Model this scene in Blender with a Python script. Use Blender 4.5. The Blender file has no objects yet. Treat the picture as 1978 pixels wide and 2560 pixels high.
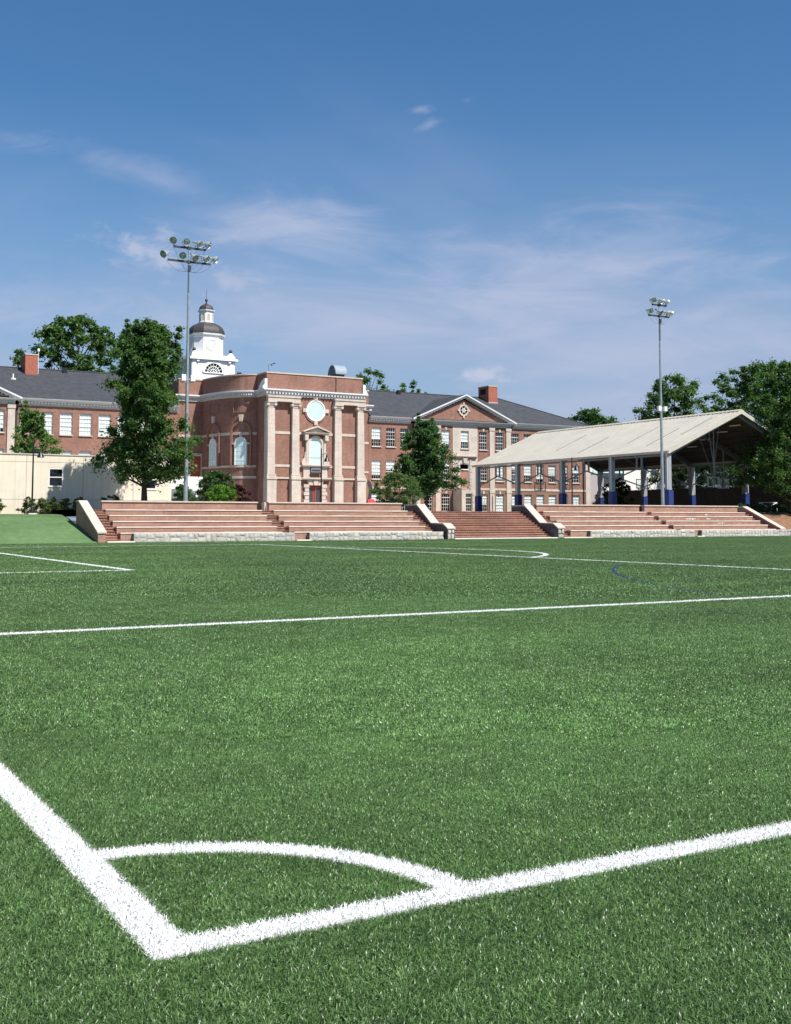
import bpy, bmesh, math, random
import numpy as np
from mathutils import Vector, Matrix

R = math.radians
scene = bpy.context.scene
C = scene.collection

# ------------------------------------------------------------------ camera
cam_data = bpy.data.cameras.new("camera")
cam = bpy.data.objects.new("camera", cam_data)
C.objects.link(cam)
cam.location = (0.0, 0.0, 1.6)
cam.rotation_euler = (R(90 + 4.5), 0.0, R(-29.822))
cam_data.sensor_fit = 'VERTICAL'
cam_data.sensor_height = 36.0
cam_data.lens = 39.867
cam_data.shift_y = -0.0793
cam_data.clip_start = 0.1
cam_data.clip_end = 8000.0
scene.camera = cam

# ------------------------------------------------------------------ sun, sky, exposure
SUN_EL, SUN_DX, SUN_DY = 54.0, 0.36, -0.93          # sun stands behind the camera, a little to its right
el = R(SUN_EL)
sd = Vector((SUN_DX, SUN_DY, 0)).normalized() * math.cos(el) + Vector((0, 0, math.sin(el)))
sun_data = bpy.data.lights.new("sun", 'SUN')
sun_data.energy = 5.0
sun_data.angle = R(0.53)
sun_data.color = (1.0, 0.955, 0.89)
sun = bpy.data.objects.new("sun", sun_data)
C.objects.link(sun)
sun.rotation_euler = sd.to_track_quat('Z', 'Y').to_euler()
sun.location = (20, -40, 80)

world = bpy.data.worlds.new("World")
scene.world = world
world.use_nodes = True
wt = world.node_tree
wt.nodes.clear()


class NT:
    """small wrapper to write node trees as expressions"""
    def __init__(s, t):
        s.t = t

    def n(s, typ, **kw):
        nd = s.t.nodes.new(typ)
        for k, v in kw.items():
            setattr(nd, k, v)
        return nd

    def put(s, nd, key, v):
        if v is None:
            return
        if isinstance(v, bpy.types.NodeSocket):
            s.t.links.new(v, nd.inputs[key])
        else:
            nd.inputs[key].default_value = v

    def m(s, op, a, b=None, c=None, clamp=False):
        nd = s.n('ShaderNodeMath', operation=op, use_clamp=clamp)
        for i, v in enumerate((a, b, c)):
            s.put(nd, i, v)
        return nd.outputs[0]

    def vm(s, op, a, b=None):
        nd = s.n('ShaderNodeVectorMath', operation=op)
        s.put(nd, 0, a)
        s.put(nd, 1, b)
        return nd.outputs[1] if op in ('DOT_PRODUCT', 'LENGTH', 'DISTANCE') else nd.outputs[0]

    def mix(s, f, a, b, mode='MIX'):
        nd = s.n('ShaderNodeMix', data_type='RGBA', blend_type=mode)
        s.put(nd, 0, f)
        s.put(nd, 6, a)
        s.put(nd, 7, b)
        return nd.outputs[2]

    def noise(s, vec, scale, detail=4.0, rough=0.55, dist=0.0):
        nd = s.n('ShaderNodeTexNoise')
        s.put(nd, 'Vector', vec)
        nd.inputs['Scale'].default_value = scale
        nd.inputs['Detail'].default_value = detail
        nd.inputs['Roughness'].default_value = rough
        nd.inputs['Distortion'].default_value = dist
        return nd.outputs['Fac']

    def ramp(s, f, lo, hi, a=0.0, b=1.0):
        nd = s.n('ShaderNodeMapRange', interpolation_type='SMOOTHSTEP')
        s.put(nd, 0, f)
        for i, v in enumerate((lo, hi, a, b)):
            nd.inputs[i + 1].default_value = v
        return nd.outputs[0]

    def sep(s, v):
        nd = s.n('ShaderNodeSeparateXYZ')
        s.put(nd, 0, v)
        return nd.outputs

    def comb(s, x, y, z):
        nd = s.n('ShaderNodeCombineXYZ')
        for i, v in enumerate((x, y, z)):
            s.put(nd, i, v)
        return nd.outputs[0]

    def scale(s, v, k):
        nd = s.n('ShaderNodeVectorMath', operation='MULTIPLY')
        s.put(nd, 0, v)
        nd.inputs[1].default_value = k
        return nd.outputs[0]


def build_sky():
    q = NT(wt)
    sky = q.n('ShaderNodeTexSky', sky_type='NISHITA')
    sky.sun_disc = False
    sky.sun_elevation = el
    sky.sun_rotation = math.atan2(sd.x, sd.y)
    sky.altitude = 200.0
    sky.air_density = 1.0
    sky.dust_density = 0.5
    sky.ozone_density = 2.2
    tc = q.n('ShaderNodeTexCoord')
    d = q.vm('NORMALIZE', tc.outputs['Generated'])
    x, y, z = q.sep(d)
    up = q.m('MAXIMUM', z, 0.02)
    # thin high cloud on a flat layer: direction projected on a plane overhead
    px = q.m('DIVIDE', x, q.m('ADD', up, 0.10))
    py = q.m('DIVIDE', y, q.m('ADD', up, 0.10))
    rot = R(-24)
    sx = q.m('ADD', q.m('MULTIPLY', px, math.cos(rot)), q.m('MULTIPLY', py, -math.sin(rot)))
    sy = q.m('ADD', q.m('MULTIPLY', px, math.sin(rot)), q.m('MULTIPLY', py, math.cos(rot)))
    streak = q.comb(q.m('MULTIPLY', sx, 0.42), q.m('MULTIPLY', sy, 0.95), 3.1)
    n1 = q.noise(streak, 1.15, 7.0, 0.58, 0.7)
    n2 = q.noise(q.comb(sx, sy, 8.7), 0.55, 3.0, 0.5)
    cir = q.m('MULTIPLY', q.ramp(n1, 0.44, 0.80), q.ramp(n2, 0.36, 0.66))
    # haze cloud thickens towards the horizon
    low = q.ramp(z, 0.0, 0.46, 1.0, 0.10)
    cir = q.m('MULTIPLY', cir, low)
    # low veil
    n3 = q.noise(q.comb(q.m('MULTIPLY', x, 1.0), q.m('MULTIPLY', y, 1.0), q.m('MULTIPLY', z, 3.2)), 3.2, 5.0, 0.55, 0.5)
    veil = q.m('MULTIPLY', q.ramp(z, 0.05, 0.36, 1.0, 0.0), q.ramp(n3, 0.38, 0.66))
    # small cumulus puffs, each a soft patch at its own bearing and height
    puffs = []

    azm = q.m('ARCTAN2', x, y)
    elm = q.m('ARCSINE', z)
    n_w = q.noise(q.comb(q.m('MULTIPLY', q.m('ADD', azm, q.m('MULTIPLY', elm, .5)), 7.0), q.m('MULTIPLY', elm, 26.0), 3.3), 1.0, 6.0, 0.62, 0.6)
    n_c = q.noise(q.comb(q.m('MULTIPLY', azm, 34.0), q.m('MULTIPLY', elm, 60.0), 7.7), 1.0, 5.0, 0.6, 0.3)

    def puff(nn, az, elv, wa, we, thr, gain, tilt=0.0, soft=0.75):
        c = Vector((math.sin(R(az)) * math.cos(R(elv)), math.cos(R(az)) * math.cos(R(elv)), math.sin(R(elv))))
        r0 = Vector((math.cos(R(az)), -math.sin(R(az)), 0))
        u0 = Vector((-math.sin(R(az)) * math.sin(R(elv)), -math.cos(R(az)) * math.sin(R(elv)), math.cos(R(elv))))
        r = r0 * math.cos(R(tilt)) + u0 * math.sin(R(tilt))
        u = u0 * math.cos(R(tilt)) - r0 * math.sin(R(tilt))
        a = q.m('DIVIDE', q.vm('DOT_PRODUCT', d, tuple(r)), math.sin(R(wa)))
        b = q.m('DIVIDE', q.vm('DOT_PRODUCT', d, tuple(u)), math.sin(R(we)))
        front = q.ramp(q.vm('DOT_PRODUCT', d, tuple(c)), 0.7, 0.8)
        rr = q.m('SQRT', q.m('ADD', q.m('MULTIPLY', a, a), q.m('MULTIPLY', b, b)))
        f = q.m('ADD', q.m('SUBTRACT', 1.0, rr), q.m('MULTIPLY', q.m('SUBTRACT', nn, 0.5), 3.2))
        return q.m('MULTIPLY', q.m('MULTIPLY', q.ramp(f, thr, thr + soft), front), gain)
    wisp = None
    for p in WISPS:
        w_ = puff(n_w, *p)
        wisp = w_ if wisp is None else q.m('MAXIMUM', wisp, w_)
    for p in PUFFS:
        puffs.append(puff(n_c, *p))
    cum = puffs[0]
    for p in puffs[1:]:
        cum = q.m('MAXIMUM', cum, p)
    hsv = q.n('ShaderNodeHueSaturation')
    hsv.inputs['Hue'].default_value = SKY_HUE
    hsv.inputs['Saturation'].default_value = SKY_SAT
    hsv.inputs['Value'].default_value = 1.0
    q.put(hsv, 'Color', sky.outputs[0])
    base = q.mix(q.ramp(z, -.02, .36, .86, 0.0), hsv.outputs[0], HAZE)
    col = q.mix(q.m('MULTIPLY', veil, 0.62), base, VEIL)
    col = q.mix(q.m('MULTIPLY', cir, 0.62), col, VEIL)
    col = q.mix(wisp, col, WISP)
    col = q.mix(q.m('MULTIPLY', cum, 0.8), col, CUM)
    bg = q.n('ShaderNodeBackground')
    bg.inputs['Strength'].default_value = SKY_STRENGTH
    q.put(bg, 'Color', col)
    out = q.n('ShaderNodeOutputWorld')
    wt.links.new(bg.outputs[0], out.inputs[0])


SKY_STRENGTH, SKY_HUE, SKY_SAT = 0.080, 0.500, 1.28
HAZE = (2.5, 3.35, 5.0, 1)
VEIL = (3.4, 3.95, 5.5, 1)
WISP = (4.15, 4.6, 6.1, 1)
CUM = (5.2, 5.3, 6.4, 1)
# bearing, height, half width, half height (degrees), threshold, strength, tilt
PUFFS = [(17.4, 13.1, 3.4, 1.25, 0.05, .72, -8, 1.2), (21.8, 12.0, 2.4, .8, 0.15, .45, 2, 1.2),
         (34.2, 7.35, 1.7, .6, 0.05, .85, 0, 1.0), (31.1, 20.3, 0.8, .30, 0.0, .42, 6, 1.4), (31.5, 19.6, 0.7, .34, 0.05, .30, 25, 1.4),
         (33.6, 20.7, 0.5, .28, 0.0, .36, 10, 1.4)]
WISPS = [(17.8, 16.6, 6.2, 1.1, -.2, .48, -13, 1.7), (24.8, 14.6, 6.4, 1.9, -.3, .80, -9, 1.9), (35.5, 11.0, 10.0, 3.4, -.5, .80, 9, 1.9),
         (41.5, 8.0, 11.0, 3.0, -.4, .75, 5, 1.8), (17.0, 10.0, 10.0, 2.2, -.2, .7, -3, 1.6), (28.5, 9.8, 8.0, 2.8, -.4, .75, -6, 1.8),
         (11.0, 18.0, 5.0, 1.3, .1, .35, -10, 1.4)]
build_sky()

scene.view_settings.view_transform = 'Standard'
scene.view_settings.look = 'None'
scene.view_settings.exposure = 0.6
scene.view_settings.gamma = 1.0
scene.view_settings.use_curve_mapping = False
scene.render.engine = 'CYCLES'
scene.cycles.use_denoising = True
scene.cycles.max_bounces = 8
scene.cycles.transparent_max_bounces = 12

# ------------------------------------------------------------------ materials
M = {}


def mat(name, col, rough=0.7, metal=0.0, spec=0.5, var=0.0, vscale=1.5, grain=0.0, gscale=40.0, bump=0.0, bscale=30.0, streak=0.0):
    m = bpy.data.materials.new(name)
    m.use_nodes = True
    q = NT(m.node_tree)
    b = m.node_tree.nodes['Principled BSDF']
    b.inputs['Roughness'].default_value = rough
    b.inputs['Metallic'].default_value = metal
    b.inputs['Specular IOR Level'].default_value = spec
    c = (*col, 1)
    if var or grain or streak:
        tc = q.n('ShaderNodeTexCoord').outputs['Object']
        k = None
        if var:
            k = q.ramp(q.noise(tc, vscale, 5.0, 0.6), 0.25, 0.75, 1 - var, 1 + var)
        if grain:
            g = q.ramp(q.noise(tc, gscale, 2.0, 0.5), 0.25, 0.75, 1 - grain, 1 + grain)
            k = g if k is None else q.m('MULTIPLY', k, g)
        if streak:
            g = q.ramp(q.noise(q.scale(tc, (2.2, 2.2, 0.12)), 1.3, 5.0, 0.65), 0.42, 0.78, 1.0, 1 - streak)
            k = g if k is None else q.m('MULTIPLY', k, g)
        kk = q.comb(k, k, k)
        q.put(b, 'Base Color', q.mix(1.0, c, kk, 'MULTIPLY'))
    else:
        b.inputs['Base Color'].default_value = c
    if bump:
        tc = q.n('ShaderNodeTexCoord').outputs['Object']
        bp = q.n('ShaderNodeBump')
        bp.inputs['Strength'].default_value = bump
        bp.inputs['Distance'].default_value = 0.02
        q.put(bp, 'Height', q.noise(tc, bscale, 4.0, 0.6))
        m.node_tree.links.new(bp.outputs[0], b.inputs['Normal'])
    M[name] = m
    return m


def brick_mat(name, c1, c2, mortar, w=0.22, h=0.075, ms=0.012, dirt=0.2, soldier=False):
    m = bpy.data.materials.new(name)
    m.use_nodes = True
    q = NT(m.node_tree)
    b = m.node_tree.nodes['Principled BSDF']
    b.inputs['Roughness'].default_value = 0.85
    b.inputs['Specular IOR Level'].default_value = 0.2
    tc = q.n('ShaderNodeTexCoord').outputs['Object']
    x, y, z = q.sep(tc)
    g = q.n('ShaderNodeNewGeometry').outputs['Normal']
    gx, gy, gz = q.sep(g)
    flat = q.m('GREATER_THAN', q.m('ABSOLUTE', gz), 0.7)
    zz = q.m('ADD', q.m('MULTIPLY', z, q.m('SUBTRACT', 1.0, flat)), q.m('MULTIPLY', y, flat))
    along = q.m('ADD', x, q.m('MULTIPLY', y, q.m('SUBTRACT', 1.0, flat)))
    bt = q.n('ShaderNodeTexBrick')
    q.put(bt, 'Vector', q.comb(zz, along, 0.0) if soldier else q.comb(along, zz, 0.0))
    bt.inputs['Color1'].default_value = (*c1, 1)
    bt.inputs['Color2'].default_value = (*c2, 1)
    bt.inputs['Mortar'].default_value = (*mortar, 1)
    bt.inputs['Scale'].default_value = 1.0
    bt.inputs['Mortar Size'].default_value = ms
    bt.inputs['Mortar Smooth'].default_value = 0.2
    bt.inputs['Brick Width'].default_value = w
    bt.inputs['Row Height'].default_value = h
    n = q.ramp(q.noise(tc, 0.45, 6.0, 0.62), 0.3, 0.75, 1.0 + dirt * .5, 1.0 - dirt)
    n2 = q.ramp(q.noise(q.scale(tc, (1.6, 1.6, 0.15)), 1.1, 5.0, 0.6), 0.5, 0.8, 1.0, 1.0 - dirt)
    n3 = q.ramp(q.noise(tc, 3.3, 3.0, 0.6), 0.3, 0.7, 0.9, 1.1)
    k = q.m('MULTIPLY', q.m('MULTIPLY', n, n2), n3)
    q.put(b, 'Base Color', q.mix(1.0, bt.outputs[0], q.comb(k, k, k), 'MULTIPLY'))
    M[name] = m
    return m


brick_mat('school_brick', (.258, .113, .080), (.200, .084, .060), (.30, .21, .165), dirt=.2)
brick_mat('chimney_brick', (.40, .105, .060), (.34, .085, .050), (.30, .17, .13), dirt=.12)
brick_mat('bleacher_brick', (.255, .108, .075), (.172, .069, .048), (.47, .35, .27), w=0.21, h=0.085, ms=0.014, dirt=.18)
brick_mat('step_brick', (.27, .105, .068), (.19, .070, .046), (.40, .26, .19), w=0.115, h=0.21, ms=0.014, dirt=.25)
mat('limestone', (.50, .435, .375), .85, spec=.25, var=.10, vscale=1.2, grain=.08, gscale=9, streak=.14)
mat('coping', (.50, .425, .36), .8, spec=.25, var=.08, vscale=2, grain=.07, gscale=20, streak=.06)
mat('seat_slab', (.67, .58, .50), .8, spec=.25, var=.12, vscale=1.2, grain=.06, gscale=20)
mat('kerb_concrete', (.66, .63, .57), .85, spec=.2, var=.08, vscale=2)
mat('white_paint', (.80, .80, .79), .55, var=.03, vscale=2)
mat('frame_paint', (.78, .77, .74), .5, var=.03, vscale=3)
mat('cornice_paint', (.50, .51, .51), .6, var=.08, vscale=2.0, streak=.10)
mat('gutter_white', (.64, .65, .66), .45)
mat('slate', (.046, .049, .056), .75, spec=.3, var=.22, vscale=1.4, grain=.30, gscale=7.0, bump=.3, bscale=9)
mat('copper_dome', (.047, .041, .042), .6, spec=.4, var=.18, vscale=2.5)
mat('blind', (.80, .82, .82), .8, spec=.2, var=.04, vscale=4)
mat('tinted_panel', (.48, .70, .70), .25, spec=.6, var=.06, vscale=3)
mat('interior', (.020, .019, .018), .9, spec=.1)  # near-black stands in for the shade inside rooms and openings
mat('stucco', (.68, .61, .49), .9, spec=.2, var=.05, vscale=.8, grain=.04, gscale=25, streak=.16)
mat('black_metal', (.012, .012, .013), .4)
mat('dark_metal', (.035, .035, .038), .5, var=.15, vscale=4)
mat('galvanised', (.36, .40, .42), .42, metal=.55, var=.14, vscale=3, streak=.12)
mat('duct_metal', (.22, .27, .31), .62, metal=.0, var=.08)
mat('reflector', (.62, .66, .63), .3, metal=.55, var=.1)
mat('lamp_back', (.36, .38, .37), .45, metal=.4)
mat('lamp_glass', (.30, .36, .33), .08, spec=.8)
mat('sheet_roof', (.47, .44, .365), .5, spec=.4, var=.07, vscale=.45, grain=.06, gscale=2.5)
mat('steel_paint', (.28, .30, .315), .5, var=.06, vscale=2)
mat('steel_grey', (.15, .165, .18), .5, var=.08, vscale=2)
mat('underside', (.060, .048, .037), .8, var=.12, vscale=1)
mat('blue_pad', (.013, .032, .155), .55, var=.1, vscale=3)
mat('court', (.055, .06, .07), .7, var=.1, vscale=.6)
mat('red_door', (.32, .052, .028), .55, var=.08, vscale=2)
mat('pink_panel', (.36, .17, .13), .7, var=.06)
mat('red_plastic', (.52, .022, .030), .4)
mat('annex_white', (.70, .66, .62), .8, var=.04)
mat('annex_grey', (.36, .32, .33), .85, var=.06)
mat('shed_roof', (.45, .46, .47), .6, var=.1)
mat('wood_fence', (.055, .036, .026), .85, var=.25, vscale=3)
mat('soil', (.20, .115, .070), .95, spec=.1, var=.30, vscale=1.6, grain=.22, gscale=14, bump=.5, bscale=5)
mat('paving', (.34, .31, .27), .9, spec=.15, var=.12, vscale=.6, grain=.08, gscale=12)
mat('earth', (.060, .085, .035), .95, spec=.1, var=.3, vscale=.15)
mat('bark', (.060, .048, .038), .95, spec=.1, var=.25, vscale=6, bump=.6, bscale=14)
mat('line_white', (.80, .80, .78), .75, spec=.2, var=.04, vscale=6)
mat('line_blue', (.030, .055, .30), .8, spec=.2, var=.15, vscale=6)
mat('line_orange', (.55, .26, .05), .8, spec=.2)
mat('backboard', (.50, .55, .58), .2, spec=.6)
mat('backboard_dark', (.05, .055, .06), .3)
mat('fixture', (.75, .70, .55), .5)
mat('clock_white', (.66, .65, .62), .6)
mat('graffiti', (.72, .70, .66), .8)


def stone_mat():
    m = bpy.data.materials.new('fieldstone')
    m.use_nodes = True
    q = NT(m.node_tree)
    b = m.node_tree.nodes['Principled BSDF']
    b.inputs['Roughness'].default_value = 0.9
    b.inputs['Specular IOR Level'].default_value = 0.2
    oi = q.n('ShaderNodeObjectInfo').outputs['Random']
    tc = q.n('ShaderNodeTexCoord').outputs['Object']
    n = q.noise(tc, 3.5, 5.0, 0.65)
    n2 = q.noise(tc, 14.0, 3.0, 0.6)
    k = q.m('MULTIPLY', q.ramp(oi, 0, 1, .86, 1.14), q.m('MULTIPLY', q.ramp(n, .3, .7, .80, 1.12), q.ramp(n2, .3, .7, .9, 1.08)))
    warm = q.mix(q.m('FRACT', q.m('MULTIPLY', oi, 7.13)), (.43, .425, .405, 1), (.48, .45, .39, 1))
    q.put(b, 'Base Color', q.mix(1.0, warm, q.comb(k, k, k), 'MULTIPLY'))
    bp = q.n('ShaderNodeBump')
    bp.inputs['Strength'].default_value = .6
    bp.inputs['Distance'].default_value = .03
    q.put(bp, 'Height', n)
    m.node_tree.links.new(bp.outputs[0], b.inputs['Normal'])
    M['fieldstone'] = m


stone_mat()
mat('stone_joint', (.37, .355, .325), .95, spec=.1)
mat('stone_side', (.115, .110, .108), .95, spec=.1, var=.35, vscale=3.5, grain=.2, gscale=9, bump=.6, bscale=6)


def glass_mat():
    m = bpy.data.materials.new('window_glass')
    m.use_nodes = True
    t = m.node_tree
    t.nodes.clear()
    q = NT(t)
    tr = q.n('ShaderNodeBsdfTransparent')
    tr.inputs[0].default_value = (.94, .96, .96, 1)
    gl = q.n('ShaderNodeBsdfGlossy')
    gl.inputs['Roughness'].default_value = .03
    mx = q.n('ShaderNodeMixShader')
    mx.inputs[0].default_value = .045
    t.links.new(tr.outputs[0], mx.inputs[1])
    t.links.new(gl.outputs[0], mx.inputs[2])
    o = q.n('ShaderNodeOutputMaterial')
    t.links.new(mx.outputs[0], o.inputs[0])
    M['window_glass'] = m


glass_mat()


def leaf_mat(name, a, b_, c_, trans=.45):
    m = bpy.data.materials.new(name)
    m.use_nodes = True
    t = m.node_tree
    q = NT(t)
    b = t.nodes['Principled BSDF']
    at = q.n('ShaderNodeAttribute', attribute_name='tone')
    col = q.mix(q.ramp(at.outputs['Fac'], 0.0, 0.62), (*a, 1), (*b_, 1))
    col = q.mix(q.ramp(at.outputs['Fac'], 0.72, 1.0), col, (*c_, 1))
    q.put(b, 'Base Color', col)
    b.inputs['Roughness'].default_value = .5
    b.inputs['Specular IOR Level'].default_value = .35
    tl = q.n('ShaderNodeBsdfTranslucent')
    q.put(tl, 'Color', q.mix(1.0, col, (1.3, 1.5, .5, 1), 'MULTIPLY'))
    mx = q.n('ShaderNodeMixShader')
    mx.inputs[0].default_value = trans
    t.links.new(b.outputs[0], mx.inputs[1])
    t.links.new(tl.outputs[0], mx.inputs[2])
    t.links.new(mx.outputs[0], t.nodes['Material Output'].inputs[0])
    M[name] = m


leaf_mat('leaf_oak', (0.042, 0.093, 0.030), (0.083, 0.158, 0.046), (0.165, 0.241, 0.067))
leaf_mat('leaf_dark', (0.030, 0.075, 0.027), (0.060, 0.128, 0.039), (0.128, 0.203, 0.060))
leaf_mat('leaf_pale', (0.060, 0.128, 0.036), (0.113, 0.203, 0.052), (0.196, 0.286, 0.075))
leaf_mat('leaf_bright', (0.075, 0.173, 0.024), (0.128, 0.249, 0.033), (0.180, 0.301, 0.046))
leaf_mat('leaf_myrtle', (0.048, 0.105, 0.036), (0.105, 0.173, 0.060), (0.391, 0.234, 0.180))
leaf_mat('leaf_maroon', (0.040, 0.013, 0.016), (0.073, 0.021, 0.024), (0.132, 0.040, 0.040))
leaf_mat('leaf_shaded', (.018, .036, .016), (.030, .055, .022), (.05, .08, .03))  # leaf colour darkened to stand in for the shade behind the shelter
leaf_mat('leaf_shrub', (0.060, 0.105, 0.030), (0.121, 0.158, 0.048), (0.211, 0.226, 0.090))

# ------------------------------------------------------------------ mesh helpers


class MB:
    """collects shapes and links them as ONE mesh object"""
    def __init__(s):
        s.v = []
        s.f = []

    def add(s, vs, fs):
        o = len(s.v)
        s.v += [tuple(p) for p in vs]
        s.f += [tuple(i + o for i in f) for f in fs]
        return s

    def box(s, x0, x1, y0, y1, z0, z1):
        return s.add([(x0, y0, z0), (x1, y0, z0), (x1, y1, z0), (x0, y1, z0), (x0, y0, z1), (x1, y0, z1), (x1, y1, z1), (x0, y1, z1)],
                     [(0, 3, 2, 1), (4, 5, 6, 7), (0, 1, 5, 4), (1, 2, 6, 5), (2, 3, 7, 6), (3, 0, 4, 7)])

    def prism(s, poly, fn, t0, t1):
        """polygon of 2-d points pushed from t0 to t1; fn(a, b, t) gives the 3-d point"""
        n = len(poly)
        vs = [fn(a, b, t0) for a, b in poly] + [fn(a, b, t1) for a, b in poly]
        fs = [tuple(range(n - 1, -1, -1)), tuple(range(n, 2 * n))]
        fs += [(i, (i + 1) % n, n + (i + 1) % n, n + i) for i in range(n)]
        return s.add(vs, fs)

    def px(s, poly, x0, x1):      # profile in (y, z), pushed along x
        return s.prism(poly, lambda a, b, t: (t, a, b), x0, x1)

    def py(s, poly, y0, y1):      # profile in (x, z), pushed along y
        return s.prism(poly, lambda a, b, t: (a, t, b), y0, y1)

    def pz(s, poly, z0, z1):
        return s.prism(poly, lambda a, b, t: (a, b, t), z0, z1)

    def tube(s, pts, rad, n=8, cap=True):
        pts = [Vector(p) for p in pts]
        rads = rad if isinstance(rad, (list, tuple)) else [rad] * len(pts)
        rings = []
        ref = None
        for i, p in enumerate(pts):
            a = pts[max(i - 1, 0)]
            b = pts[min(i + 1, len(pts) - 1)]
            d = (b - a).normalized()
            if ref is None:
                ref = Vector((1, 0, 0)) if abs(d.x) < .9 else Vector((0, 1, 0))
            e1 = (ref - d * ref.dot(d)).normalized()
            e2 = d.cross(e1)
            ref = e1
            rings.append([p + (e1 * math.cos(2 * math.pi * k / n) + e2 * math.sin(2 * math.pi * k / n)) * rads[i] for k in range(n)])
        vs = [p for r in rings for p in r]
        fs = []
        for i in range(len(pts) - 1):
            for k in range(n):
                a = i * n + k
                b = i * n + (k + 1) % n
                fs.append((a, b, b + n, a + n))
        if cap:
            fs.append(tuple(range(n - 1, -1, -1)))
            fs.append(tuple(range((len(pts) - 1) * n, len(pts) * n)))
        return s.add(vs, fs)

    def lathe(s, prof, c=(0, 0, 0), n=16, ph=0.0, mtx=None):
        vs = []
        for r, z in prof:
            for k in range(n):
                a = 2 * math.pi * k / n + ph
                p = Vector((r * math.cos(a), r * math.sin(a), z))
                if mtx:
                    p = mtx @ p
                vs.append((p.x + c[0], p.y + c[1], p.z + c[2]))
        fs = []
        for i in range(len(prof) - 1):
            for k in range(n):
                a = i * n + k
                b = i * n + (k + 1) % n
                fs.append((a, b, b + n, a + n))
        fs.append(tuple(range(n - 1, -1, -1)))
        fs.append(tuple(range((len(prof) - 1) * n, len(prof) * n)))
        return s.add(vs, fs)

    def mesh(s, name, m, smooth=False, bevel=0):
        me = bpy.data.meshes.new(name)
        me.from_pydata(s.v, [], s.f)
        me.validate()
        bm = bmesh.new()
        bm.from_mesh(me)
        bmesh.ops.recalc_face_normals(bm, faces=bm.faces)
        bm.to_mesh(me)
        bm.free()
        if m:
            me.materials.append(M[m])
        if smooth:
            for p in me.polygons:
                p.use_smooth = True
            me.set_sharp_from_angle(angle=R(38))
        return me

    def build(s, name, m, parent=None, smooth=False, loc=None, rz=0.0):
        return link(name, s.mesh(name, m, smooth), parent, loc, rz)


def link(name, me, parent=None, loc=None, rz=0.0):
    o = bpy.data.objects.new(name, me)
    C.objects.link(o)
    if parent is not None:
        o.parent = parent
    if loc is not None:
        o.location = loc
    if rz:
        o.rotation_euler.z = rz
    return o


def tag(o, label=None, cat=None, group=None, kind=None):
    if label:
        o['label'] = label
    if cat:
        o['category'] = cat
    if group:
        o['group'] = group
    if kind:
        o['kind'] = kind
    elif cat:
        o['kind'] = 'thing'
    return o


def thing(name, label, cat, loc=(0, 0, 0), rz=0.0, group=None, scale=1.0):
    o = link(name, None, None, loc, rz)
    o.empty_display_size = .3
    o.scale = (scale,) * 3
    return tag(o, label, cat, group)


def world_part(mb, name, m, parent, smooth=False):
    """a part whose mesh is written in world coordinates, under a thing that has a location but no rotation or scale"""
    l = parent.location
    o = parent
    off = Vector((0, 0, 0))
    while o is not None:
        off += o.location
        o = o.parent
    mb.v = [(p[0] - off.x, p[1] - off.y, p[2] - off.z) for p in mb.v]
    return mb.build(name, m, parent, smooth)


def copy_tree(o, parent=None):
    c = o.copy()
    C.objects.link(c)
    c.parent = parent
    for ch in [x for x in bpy.data.objects if x.parent == o]:
        copy_tree(ch, c)
    return c

# ------------------------------------------------------------------ ground, field and its lines
GOAL_X, TOUCH_Y, LW = 1.45, 4.235, 0.088           # line centres and half width
LINES_X = [(GOAL_X, TOUCH_Y - LW, 96.0), (29.2, 16.68, 68.8), (10.75, 35.7, 64.5)]            # x, from y, to y
LINES_Y = [(TOUCH_Y, GOAL_X - LW, 90.0), (16.68, GOAL_X, 29.2), (35.7, GOAL_X, 10.75), (64.5, GOAL_X, 10.75), (68.8, GOAL_X, 29.2)]
ARC_C, ARC_R, ARC_W = (GOAL_X, TOUCH_Y), 1.315, .083
D_C, D_R = (21.8, 50.0), 13.0
BLUE_C, BLUE_R = (47.84, 7.54), 31.41
BLUE = [(15.2, 2.0), (15.9, 8.0), (16.6, 12.0), (17.3, 15.1), (18.35, 18.0), (20.0, 21.9), (21.6, 24.4), (23.3, 27.0), (25.3, 29.5), (28.3, 32.5), (31.6, 34.6), (36.0, 36.4), (41.0, 37.2)]


GZ = -.034          # the sheet the pile stands on; the tips reach about z = 0


def sheet(name, m, pts, faces, label, kind='structure'):
    o = MB().add(pts, faces).build(name, m)
    tag(o, label, None, None, kind)
    return o


def strip(name, m, pts, hw, z, label):
    """flat painted band along a polyline"""
    vs, fs = [], []
    P = [Vector((a, b)) for a, b in pts]
    for i, p in enumerate(P):
        d = (P[min(i + 1, len(P) - 1)] - P[max(i - 1, 0)]).normalized()
        n = Vector((-d.y, d.x)) * hw
        vs += [(p.x + n.x, p.y + n.y, GZ + z), (p.x - n.x, p.y - n.y, GZ + z)]
    for i in range(len(P) - 1):
        fs.append((2 * i, 2 * i + 1, 2 * i + 3, 2 * i + 2))
    return sheet(name, m, vs, fs, label)


def smooth_path(pts, k=8):
    out = []
    P = [pts[0]] + list(pts) + [pts[-1]]
    for i in range(1, len(P) - 2):
        a, b, c, d = (Vector(P[j]) for j in (i - 1, i, i + 1, i + 2))
        for j in range(k):
            t = j / k
            p = .5 * ((2 * b) + (c - a) * t + (2 * a - 5 * b + 4 * c - d) * t * t + (3 * b - a - 3 * c + d) * t ** 3)
            out.append((p.x, p.y))
    out.append(tuple(pts[-1]))
    return out


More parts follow.
